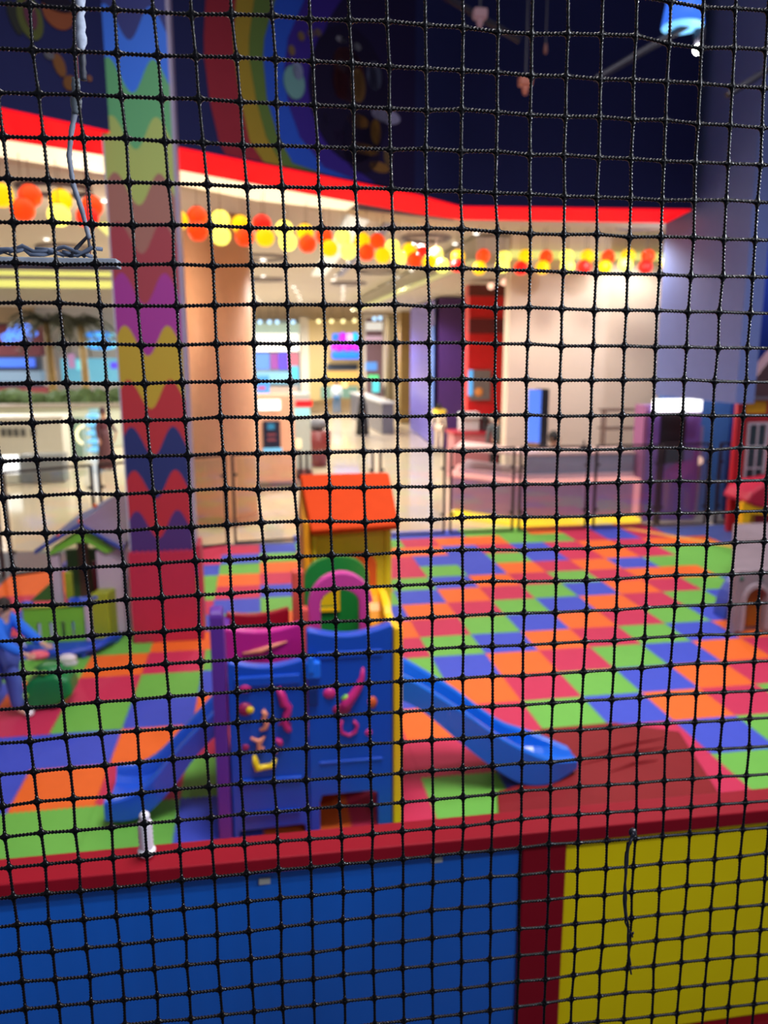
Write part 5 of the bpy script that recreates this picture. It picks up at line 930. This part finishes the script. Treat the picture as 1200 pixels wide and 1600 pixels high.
# planting and low walls
t = thing('planter_wall', 'long low pale planter wall with green shrubs under the palms', 'planter', (-8, 25, 0))
x0, x1, z0, z1 = -8.256, -3.818, 0.816, 1.306
obj('wall', B1(x0 - 3, x1, 24, 24.4, 0, z0 + .35), mat('planter_pale', (196, 204, 186), .5), t)
obj('coping', B1(x0 - 3, x1, 23.9, 24.5, z0 + .35, z0 + .42), mat('planter_coping', (150, 140, 130), .5), t)
hd_ = mat('shrub_green', (62, 84, 42), .8, var=.4, scale=4); r3 = random.Random(11)
for k in range(22):
    bm = NB(); cx = x0 + (x1 - x0) * (k + .5) / 22; ball(bm, (cx, 24.7 + r3.uniform(-.1, .3), z0 + .42 + r3.uniform(.02, .2)), .30, 1.2, 1, .8, n=2)
    for v in bm.verts: v.co += Vector((r3.uniform(-.05, .05), r3.uniform(-.05, .05), r3.uniform(-.05, .05)))
    obj('shrub', bm, hd_, t)
x0, x1, z0, z1 = -6.948, -4.678, 0.18, 1.14
t = thing('reception_block', 'white mall counter block with a row of small dark openings', 'counter', ((x0 + x1) / 2, 20, 0))
obj('body', B1(x0, x1, 20, 20.8, 0, z1), mat('block_pale', (206, 208, 196), .5), t); obj('top', B1(x0, x1 + .05, 19.95, 20.85, z1, z1 + .06), mat('block_top', (232, 232, 224), .4), t)
for p in [(-6.0, 19.97, 0.828), (-5.858, 19.97, 0.826), (-5.714, 19.97, 0.823), (-5.556, 19.97, 0.821), (-5.326, 19.97, 0.817)]: obj('opening', B1(p[0] - .05, p[0] + .05, 19.96, 20.0, p[2] - .09, p[2] + .09), mat('opening_dark', (90, 92, 90), .5), t)
x0, x1, z0, z1 = -5.34, -5.014, 0.2, 0.576
t = thing('light_box', 'bright white glowing light box low at the far left', 'light', ((x0 + x1) / 2, 17.4, 0)); obj('face', B1(x0, x1, 17.4, 17.6, z0, z1), mat('box_white', (250, 255, 255), emit=1.5), t); obj('plinth', B1(x0, x1, 17.4, 17.6, 0, z0), MATS['block_pale'], t)
obj('side_cabinet', B1(x1 + .02, x1 + .9, 17.45, 17.9, 0, z1), mat('cabinet_grey', (120, 128, 132), .4), t)
x0, x1, z0, z1 = -5.145, -4.438, 0.318, 1.044
t = thing('glass_display', 'pale green glass display case with small lamps inside', 'display', ((x0 + x1) / 2, 21, 0)); obj('case', B1(x0, x1, 21, 21.6, 0, z1), mat('case_green', (150, 186, 170), .2, emit=.1), t)
for p in [(-5.079, 20.95, 0.41), (-4.939, 20.95, 0.439), (-4.797, 20.95, 0.485)]:
    bm = NB(); ball(bm, p, .08); obj('lamp', bm, mat('case_lamp', (255, 240, 190), emit=1.4), t, smooth=True)
bm = NB(); p = (-4.451, 20.9, 0.646); tube(bm, [(p[0] + .14 + .24 * cos(a), 20.9, p[2] + .24 * sin(a)) for a in [radians(100 + 16 * i) for i in range(10)]], .035, 6); obj('crescent_lamp', bm, mat('case_lamp', (255, 240, 190)), t, smooth=True)
x0, x1, z0, z1 = -4.514, -4.254, 0.089, 1.208
t = thing('glass_display', 'blue-lit glass case right of the green display case', 'display', ((x0 + x1) / 2, 22, 0))
for k in range(5): obj('shelf_light', B1(x0, x1, 22, 22.4, z0 + k * (z1 - z0) / 5, z0 + k * (z1 - z0) / 5 + .08), mat('case_blue', (120, 200, 250), emit=.9), t)
obj('back', B1(x0, x1, 22.4, 22.45, 0, z1), mat('case_back', (160, 200, 200), .3), t)
x0, x1, z0, z1 = -6.57, -3.21, 4.435, 4.52
tag(obj('cove_glow', B1(x0 - 2, x1 + .3, 20, 20.05, z0, z1), mat('cove_lemon', (240, 240, 130), emit=.85)), 'upper pale yellow cove strip across the left mall bulkhead', 'light')
x0, x1, z0, z1 = -6.462, -3.161, 4.135, 4.289
tag(obj('cove_glow', B1(x0 - 2, x1 + .3, 19.6, 19.65, z0, z1), mat('cove_lemon', (250, 250, 110))), 'lower brighter yellow cove strip across the left mall bulkhead', 'light')
x0, x1, z0, z1 = -6.756, -3.311, 3.267, 4.643
struct('wall_bulkhead', B1(x0 - 2, x1 + .3, 20.35, 20.6, 3.774, 4.7), mat('bulkhead_grey', (176, 172, 182), .6))
# ceiling spotlights and ring diffusers
CSP = [(-1.932, 11.6, 4.66), (-3.642, 15.596, 4.66), (-3.652, 17.383, 4.66), (-8.153, 32.502, 4.66), (-6.502, 31.547, 4.66), (0.198, 18.321, 4.66), (0.226, 22.134, 4.66), (0.24, 23.936, 4.66), (0.033, 30.654, 4.66), (0.156, 32.947, 4.66), (1.197, 25.677, 4.66), (1.367, 27.559, 4.66), (1.564, 29.745, 4.66), (1.725, 31.926, 4.66), (2.151, 19.995, 4.66), (2.16, 21.675, 4.66), (2.186, 23.027, 4.66), (2.688, 25.218, 4.66), (2.882, 27.059, 4.66), (3.108, 29.195, 4.66), (3.308, 31.321, 4.66), (2.114, 18.43, 4.66), (2.075, 13.737, 4.66), (3.896, 22.183, 4.66), (3.941, 24.085, 4.66), (4.015, 26.34, 4.66), (3.993, 28.103, 4.66), (3.861, 20.065, 4.66), (3.723, 15.126, 4.66), (3.761, 13.786, 4.66)]
for i, p in enumerate(CSP):
    bm = NB(); lathe(bm, [(.06 if p[1] > 16 else .045, 0), (.06 if p[1] > 16 else .045, .012)], p, 12); tag(obj('ceiling_spotlight', bm, mat('downlight', (255, 250, 240), emit=3.5, var=0)), 'small round white downlight in the pale mall ceiling', 'light', 'mall ceiling downlights')
CR = [(0.195, 17.923, 4.67), (0.305, 23.207, 4.67), (3.035, 14.523, 4.67), (3.077, 20.609, 4.67), (2.746, 24.15, 4.67), (6.156, 12.509, 4.67), (-3.63, 16.853, 4.67), (-2.418, 10.95, 4.67)]
for i, p in enumerate(CR):
    r = .42 if p[1] < 16 else .5; bm = NB(); tube(bm, [(p[0] + r * cos(a), p[1] + r * sin(a), p[2]) for a in [2 * pi * k / 24 for k in range(25)]], .035, 6)
    tag(obj('ceiling_ring', bm, mat('ring_grey', (140, 134, 140), .6), smooth=True), 'grey ring vent on the mall ceiling, ' + ['above the peach kiosk', 'second ring back above the peach kiosk', 'below the point where the red band bends', 'behind the middle of the lantern string', 'furthest back toward the neon sign', 'at the right end near the blue-grey bulkhead', 'just above the grey batten', 'behind the leftmost lanterns'][i], 'vent', 'ceiling ring vents')
bm = NB(); a, b = (1.382, 11.44, 4.66), (1.481, 21.591, 4.66); prism(bm, [(a[0], a[1]), (a[0] + .35, a[1]), (b[0] + .35, b[1]), (b[0], b[1])], 4.64, 4.68, 'Z'); tag(obj('ceiling_light_line', bm, mat('line_white', (240, 240, 228), emit=.7)), 'pale straight light line running back along the mall ceiling', 'light')
bm = NB(); prism(bm, [(a[0] + .65, a[1]), (a[0] + .8, a[1]), (b[0] + .8, b[1]), (b[0] + .65, b[1])], 4.64, 4.68, 'Z'); tag(obj('ceiling_slot', bm, mat('slot_blue', (130, 136, 170), .5)), 'thin bluish slot beside the ceiling light line', 'vent')
bm = NB(); a, b = (-2.425, 13.713, 4.66), (-2.461, 15.175, 4.66); prism(bm, [(a[0], a[1]), (a[0] + .2, a[1] - .2), (b[0] + .25, b[1] - .2), (b[0], b[1])], 4.64, 4.68, 'Z'); tag(obj('ceiling_light_line', bm, mat('cove_lemon', (250, 250, 110))), 'short yellow ceiling light beside the printed column', 'light')
bm = NB(); a, b = (3.89, 31.036, 4.6), (3.842, 14.034, 4.6); prism(bm, [(a[0], a[1]), (b[0], b[1]), (b[0] + 6, b[1]), (a[0] + 6, a[1])], 4.2, 4.66, 'Z'); struct('ceiling_beam', bm, MATS['ceiling_paint'])
bm = NB(); prism(bm, [(a[0] - .25, a[1]), (b[0] - .12, b[1]), (b[0], b[1]), (a[0], a[1])], 4.22, 4.27, 'Z'); tag(obj('cove_glow', bm, mat('cove_green', (222, 222, 150), emit=.45)), 'greenish yellow cove strip slanting along the ceiling beam', 'light')
# hanging lanterns in pairs
LAN = [(-2.303, 8.266, 4.13, 'y', 0, 'single'), (-2.172, 8.768, 4.214, 'r', 1, 'upper'), (-2.193, 8.548, 4.048, 'r', 1, 'lower'), (-1.929, 8.992, 4.221, 'y', 2, 'upper'), (-1.914, 8.772, 4.041, 'w', 2, 'lower'), (-1.663, 9.185, 4.201, 'r', 3, 'upper'), (-1.677, 8.965, 4.06, 'R', 3, 'lower'), (-0.82, 9.502, 4.13, 'y', 4, 'single'), (-0.63, 9.843, 4.227, 'r', 5, 'upper'), (-0.616, 9.623, 4.035, 'r', 5, 'lower'), (-0.378, 10.093, 4.236, 'w', 6, 'upper'), (-0.371, 9.873, 4.026, 'w', 6, 'lower'), (-0.144, 10.288, 4.217, 'y', 7, 'upper'), (-0.103, 10.068, 4.044, 'r', 7, 'lower'), (0.112, 10.252, 4.223, 'R', 8, 'upper'), (0.14, 10.032, 4.038, 'y', 8, 'lower'), (0.391, 10.625, 4.22, 'w', 9, 'upper'), (0.425, 10.405, 4.041, 'w', 9, 'lower'), (0.667, 10.835, 4.216, 'y', 10, 'upper'), (0.681, 10.615, 4.046, 'r', 10, 'lower'), (0.944, 11.181, 4.223, 'r', 11, 'upper'), (0.994, 10.961, 4.039, 'y', 11, 'lower'), (1.214, 11.326, 4.231, 'w', 12, 'upper'), (1.258, 11.106, 4.03, 'w', 12, 'lower'), (1.503, 11.542, 4.227, 'y', 13, 'upper'), (1.534, 11.322, 4.034, 'r', 13, 'lower'), (1.75, 11.736, 4.24, 'r', 14, 'upper'), (1.794, 11.516, 4.021, 'y', 14, 'lower'), (2.043, 12.169, 4.221, 'w', 15, 'upper'), (2.101, 11.949, 4.04, 'w', 15, 'lower'), (2.345, 12.429, 4.215, 'y', 16, 'upper'), (2.379, 12.209, 4.045, 'r', 16, 'lower'), (2.585, 12.636, 4.215, 'R', 17, 'upper'), (2.657, 12.416, 4.046, 'y', 17, 'lower'), (2.896, 13.012, 4.226, 'w', 18, 'upper'), (2.94, 12.792, 4.034, 'w', 18, 'lower'), (3.281, 13.11, 4.209, 'y', 19, 'upper'), (3.213, 12.89, 4.053, 'R', 19, 'lower'), (3.724, 13.19, 4.239, 'r', 20, 'upper'), (3.603, 12.97, 4.021, 'y', 20, 'lower'), (4.061, 13.13, 4.206, 'w', 21, 'upper'), (3.97, 12.91, 4.055, 'w', 21, 'lower'), (4.423, 13.13, 4.237, 'y', 22, 'upper'), (4.284, 12.91, 4.025, 'R', 22, 'lower'), (4.765, 13.081, 4.226, 'r', 23, 'upper'), (4.634, 12.861, 4.036, 'y', 23, 'lower'), (5.053, 12.897, 4.221, 'w', 24, 'upper'), (4.982, 12.677, 4.04, 'w', 24, 'lower'), (5.411, 12.906, 4.228, 'y', 25, 'upper'), (5.271, 12.686, 4.034, 'R', 25, 'lower'), (5.765, 12.897, 4.222, 'r', 26, 'upper'), (5.618, 12.677, 4.038, 'y', 26, 'lower'), (5.988, 12.626, 4.213, 'y', 27, 'upper'), (5.847, 12.406, 4.049, 'w', 27, 'lower'), (6.394, 12.756, 4.227, 'r', 28, 'upper'), (6.249, 12.536, 4.033, 'R', 28, 'lower'), (6.84, 12.951, 4.13, 'y', 29, 'single')]
LC = {'r': ((255, 66, 10), 1.15, 'red'), 'R': ((255, 24, 16), 1.25, 'red'), 'y': ((255, 200, 0), 1.25, 'yellow'), 'w': ((255, 244, 100), 1.7, 'pale yellow')}
ORD = 'first second third fourth fifth sixth seventh eighth ninth tenth eleventh twelfth thirteenth fourteenth fifteenth sixteenth seventeenth eighteenth nineteenth twentieth'.split()
ORD += ['twenty-' + q for q in ORD[:9]] + ['thirtieth'] + ['thirty-' + q for q in ORD[:5]]
for i, (x, y, z, c, pr, up) in enumerate(LAN):
    lm_ = mat('lantern_' + c, LC[c][0], .5, emit=LC[c][1], var=.02)
    t = thing('paper_lantern', ('%s glowing %s paper lantern of the %s hanging pair from the left' % (up, LC[c][2], ORD[pr])) if up != 'single' else 'single glowing %s paper lantern, %s hanging place from the left' % (LC[c][2], ORD[pr]), 'lantern', (x, y, z), 'hanging paper lanterns')
    bm = NB(); prof = [(.035, -.102)] + [(.112 * cos(a), .112 * sin(a)) for a in [radians(-66 + 12 * k) for k in range(12)]] + [(.035, .102)]
    lathe(bm, prof, (x, y, z), 16); obj('shade', bm, lm_, t, smooth=True)
    bm = NB(); lathe(bm, [(.036, .1), (.036, .115)], (x, y, z), 10); obj('cap', bm, mat('lantern_cap', (150, 60, 20), .6), t)
    bm = NB(); tube(bm, [(x, y, z + .11), (x, y, 4.69)], .004, 4); obj('thread', bm, mat('lantern_thread', (120, 100, 90), .6), t)


def skin_mesh(name, V, E, R, m, parent, sub=1, loc=(0, 0, 0), root=0):
    me = bpy.data.meshes.new(name); me.from_pydata([tuple(Vector(v)) for v in V], E, []); me.materials.append(m)
    o = bpy.data.objects.new(name, me); C.objects.link(o); o.parent = parent
    sk = o.modifiers.new('skin', 'SKIN'); 
    if not me.skin_vertices: bpy.context.view_layer.objects.active = o
    ly = me.skin_vertices[0].data if me.skin_vertices else None
    if ly is None: return o
    for i, r in enumerate(R):
        ly[i].radius = (r, r) if not isinstance(r, tuple) else r; ly[i].use_root = (i == root)
    s = o.modifiers.new('sub', 'SUBSURF'); s.levels = sub; s.render_levels = sub
    sk.use_smooth_shade = True
    return o
def person(label, loc, h, yaw, pose, shirt, trousers, skin=(200, 150, 120), hair=(30, 24, 24), robe=None, scarf=None, bulk=1):
    """joint skeleton in metres for a 1.75 m adult facing -Y, scaled to h and turned by yaw"""
    t = thing('person', label, 'person', loc); k = h / 1.75; ro = Matrix.Rotation(yaw, 3, 'Z')
    J = dict(pel=(0, 0, .93), wai=(0, 0, 1.08), che=(0, 0, 1.30), nec=(0, 0, 1.47), hea=(0, -.01, 1.56), top=(0, -.02, 1.68),
             shl=(.17, 0, 1.42), ell=(.22, .02, 1.14), wrl=(.23, -.06, .90), hal=(.23, -.08, .82), shr=(-.17, 0, 1.42), elr=(-.22, .02, 1.14), wrr=(-.23, -.06, .90), har=(-.23, -.08, .82),
             hil=(.09, 0, .90), knl=(.10, -.02, .50), anl=(.10, .02, .09), tol=(.11, -.14, .03), hir=(-.09, 0, .90), knr=(-.10, -.02, .50), anr=(-.10, .02, .09), tor=(-.11, -.14, .03))
    J.update(pose); T = {a: tuple(ro @ (Vector(v) * k)) for a, v in J.items()}
    names = ['pel', 'wai', 'che', 'nec', 'hea', 'top', 'shl', 'ell', 'wrl', 'hal', 'shr', 'elr', 'wrr', 'har', 'hil', 'knl', 'anl', 'tol', 'hir', 'knr', 'anr', 'tor']
    ix = {n: i for i, n in enumerate(names)}
    rad = dict(pel=.11, wai=.10, che=.12, nec=.05, hea=.085, top=.065, shl=.05, ell=.036, wrl=.026, hal=.03, shr=.05, elr=.036, wrr=.026, har=.03, hil=.075, knl=.052, anl=.036, tol=.03, hir=.075, knr=.052, anr=.036, tor=.03)
    E = [('pel', 'wai'), ('wai', 'che'), ('che', 'nec'), ('nec', 'hea'), ('hea', 'top'), ('che', 'shl'), ('shl', 'ell'), ('ell', 'wrl'), ('wrl', 'hal'), ('che', 'shr'), ('shr', 'elr'), ('elr', 'wrr'), ('wrr', 'har'), ('pel', 'hil'), ('hil', 'knl'), ('knl', 'anl'), ('anl', 'tol'), ('pel', 'hir'), ('hir', 'knr'), ('knr', 'anr'), ('anr', 'tor')]
    sm = mat('skin_%d' % skin[0], skin, .5, .4)
    skin_mesh('body', [T[n] for n in names], [(ix[a], ix[b]) for a, b in E], [rad[n] * k for n in names], sm, t)
    def part(nm, ns, es, rs, m, root=0): skin_mesh(nm, [T[n] for n in ns], [(ns.index(a), ns.index(b)) for a, b in es], [r * k for r in rs], m, t, root=root)
    cm = mat('cloth_%d_%d_%d' % shirt, shirt, .8, .2); pmt = mat('cloth_%d_%d_%d' % trousers, trousers, .8, .2)
    part('shirt', ['pel', 'wai', 'che', 'shl', 'ell', 'wrl', 'shr', 'elr', 'wrr'], [('pel', 'wai'), ('wai', 'che'), ('che', 'shl'), ('shl', 'ell'), ('ell', 'wrl'), ('che', 'shr'), ('shr', 'elr'), ('elr', 'wrr')], [q * bulk for q in (.125, .118, .138, .066, .052, .04, .066, .052, .04)], cm)
    if robe is None:
        part('trousers', ['pel', 'hil', 'knl', 'anl', 'hir', 'knr', 'anr'], [('pel', 'hil'), ('hil', 'knl'), ('knl', 'anl'), ('pel', 'hir'), ('hir', 'knr'), ('knr', 'anr')], [q * bulk for q in (.13, .095, .072, .056, .095, .072, .056)], pmt)
    else:
        bm = NB(); base = ro @ (Vector(J['pel']) * k); lathe(bm, [(.25 * k, .05 * k), (.21 * k, .45 * k), (.16 * k, .95 * k), (.15 * k, 1.15 * k)], (loc[0], loc[1], loc[2]), 16); obj('robe', bm, mat('robe_%d' % robe[0], robe, .8), t, smooth=True)
    for n_, s in (('tol', 1), ('tor', -1)):
        bm = NB(); p = Vector(T[n_]) + Vector(loc); ball(bm, (p.x, p.y, p.z + .02 * k), .055 * k, 1, 1.5, .7); obj('shoe', bm, mat('shoe_white', (228, 220, 230)), t, smooth=True)
    hd0 = (Vector(T['hea']) + Vector(T['top'])) / 2 + Vector(loc); back = ro @ Vector((0, .025 * k, .02 * k))
    bm = NB(); ball(bm, hd0 + back, .105 * k, .92, 1.0, 1.12 if not scarf else 1.3); hm_ = obj('hair' if not scarf else 'head_scarf', bm, mat('hair_%d_%d' % ((scarf or hair)[0], (scarf or hair)[1]), scarf or hair, .7), t, smooth=True)
    for s in (-1, 1):
        f = ro @ Vector((s * .032 * k, -.095 * k, 0)); bm = NB(); ball(bm, hd0 + f, .010 * k); obj('eye', bm, mat('eye_dark', (30, 24, 22), .3), t, smooth=True)
        f = ro @ Vector((s * .088 * k, 0, -.01 * k)); bm = NB(); ball(bm, hd0 + f, .022 * k, .5, 1, 1.3); obj('ear', bm, sm, t, smooth=True)
    f = ro @ Vector((0, -.105 * k, -.025 * k)); bm = NB(); ball(bm, hd0 + f, .015 * k, .8, 1, 1.3); obj('nose', bm, sm, t, smooth=True)
    f = ro @ Vector((0, -.09 * k, -.058 * k)); bm = NB(); ball(bm, hd0 + f, .022 * k, 1.1, .5, .35); obj('mouth', bm, mat('lip', (170, 90, 90), .5), t, smooth=True)
    for n_, w_n in (('hal', 'wrl'), ('har', 'wrr')):   # fingers
        hp = Vector(T[n_]); d = (hp - Vector(T[w_n])).normalized(); sd = d.orthogonal().normalized()
        for q in range(4):
            b = hp + sd * (q - 1.5) * .019 * k; L = (.055, .066, .062, .05)[q] * k
            skin_mesh('finger', [tuple(b), tuple(b + d * L * .6), tuple(b + d * L + Vector((0, 0, -.012 * k)))], [(0, 1), (1, 2)], [.009 * k, .0085 * k, .007 * k], sm, t, sub=1)
        b = hp - d * .03 * k - sd * .03 * k; skin_mesh('thumb', [tuple(b), tuple(b + (d * .6 - sd * .6) * .04 * k), tuple(b + (d - sd * .4) * .055 * k)], [(0, 1), (1, 2)], [.011 * k, .010 * k, .008 * k], sm, t, sub=1)
    return t
person('toddler in blue shirt and jeans reaching over the green ride-on toy at the left edge', (-1.97, 5.92, 0), .98, radians(70),
       dict(che=(0, -.10, 1.27), nec=(0, -.16, 1.42), hea=(0, -.19, 1.51), top=(0, -.20, 1.64), shl=(.17, -.12, 1.37), shr=(-.17, -.12, 1.37), ell=(.20, -.34, 1.16), wrl=(.16, -.56, 1.04), hal=(.15, -.66, 1.02), elr=(-.22, -.30, 1.14), wrr=(-.18, -.52, 1.02), har=(-.17, -.62, 1.0), knl=(.10, -.14, .52), anl=(.10, -.16, .09), tol=(.11, -.32, .03), knr=(-.10, .02, .50), anr=(-.10, .20, .12), tor=(-.11, .06, .04)),
       (44, 110, 226), (84, 104, 190), skin=(222, 176, 150), hair=(36, 26, 22), bulk=1.6)
x, y = (5.372, 33.0); person('distant person in black with pale scarf in the mall aisle', (x, y, 0), 1.6, .4, {}, (28, 28, 34), (24, 24, 28), robe=(26, 26, 30), scarf=(222, 214, 200))
x, y = (4.849, 21.2); person('person in cream clothes with yellow collar walking before the purple pier', (x, y, 0), 1.32, 2.6, dict(ell=(.26, .05, 1.12), wrl=(.30, .02, .92)), (232, 220, 206), (226, 210, 196), hair=(26, 22, 24))
bm = NB(); tube(bm, [(x + .16 * cos(a), y + .14 * sin(a) , 1.10 + .02 * sin(a)) for a in [2 * pi * i / 14 for i in range(15)]], .05, 7); tag(obj('yellow_collar', bm, mat('collar_yellow', (238, 210, 60), .7), smooth=True), 'yellow neck cushion around the neck of the person in cream', 'cushion')
x, y = (4.871, 15.9); person('person in grey top and black trousers standing at the red stall', (x, y, 0), 1.50, 2.9, {}, (92, 100, 106), (20, 22, 26))
x, y = (3.31, 25.6); person('dark clothed person beside the far grey counter', (x, y, 0), 1.6, 1.2, {}, (24, 24, 28), (22, 22, 26), robe=(22, 22, 26), scarf=(30, 28, 30))
x, y = (3.3, 34.0); person('worker in pale shirt and blue apron in front of the green snack counter', (x, y, 0), 1.55, 3.0, {}, (210, 220, 230), (70, 110, 150))
person('receptionist with dark hair seated behind the pink counter', (4.98, 12.95, -.38), 1.75, .6, dict(knl=(.12, -.40, .88), anl=(.12, -.42, .47), tol=(.12, -.54, .42), knr=(-.12, -.40, .88), anr=(-.12, -.42, .47), tor=(-.12, -.54, .42), wrl=(.12, -.32, 1.08), hal=(.11, -.40, 1.07), wrr=(-.12, -.32, 1.08), har=(-.11, -.40, 1.07)), (34, 30, 38), (30, 30, 36), hair=(14, 12, 14))
bm = NB(); box(bm, 4.78, 5.18, 12.8, 13.15, 0, .44); tag(obj('office_stool', bm, MATS['monitor_black'], bevel=.04), 'dark stool under the receptionist behind the counter', 'stool')
x, y, _ = (-3.533, 19.045, 0.0); person('person in a long brown-red coat standing behind the railing left of the printed column', (x, y, 0), 1.45, .8, dict(ell=(.24, -.1, 1.16), wrl=(.20, -.28, 1.06)), (92, 52, 62), (84, 60, 66), robe=(88, 54, 62), scarf=(70, 40, 48))

print('objects', len(bpy.data.objects))
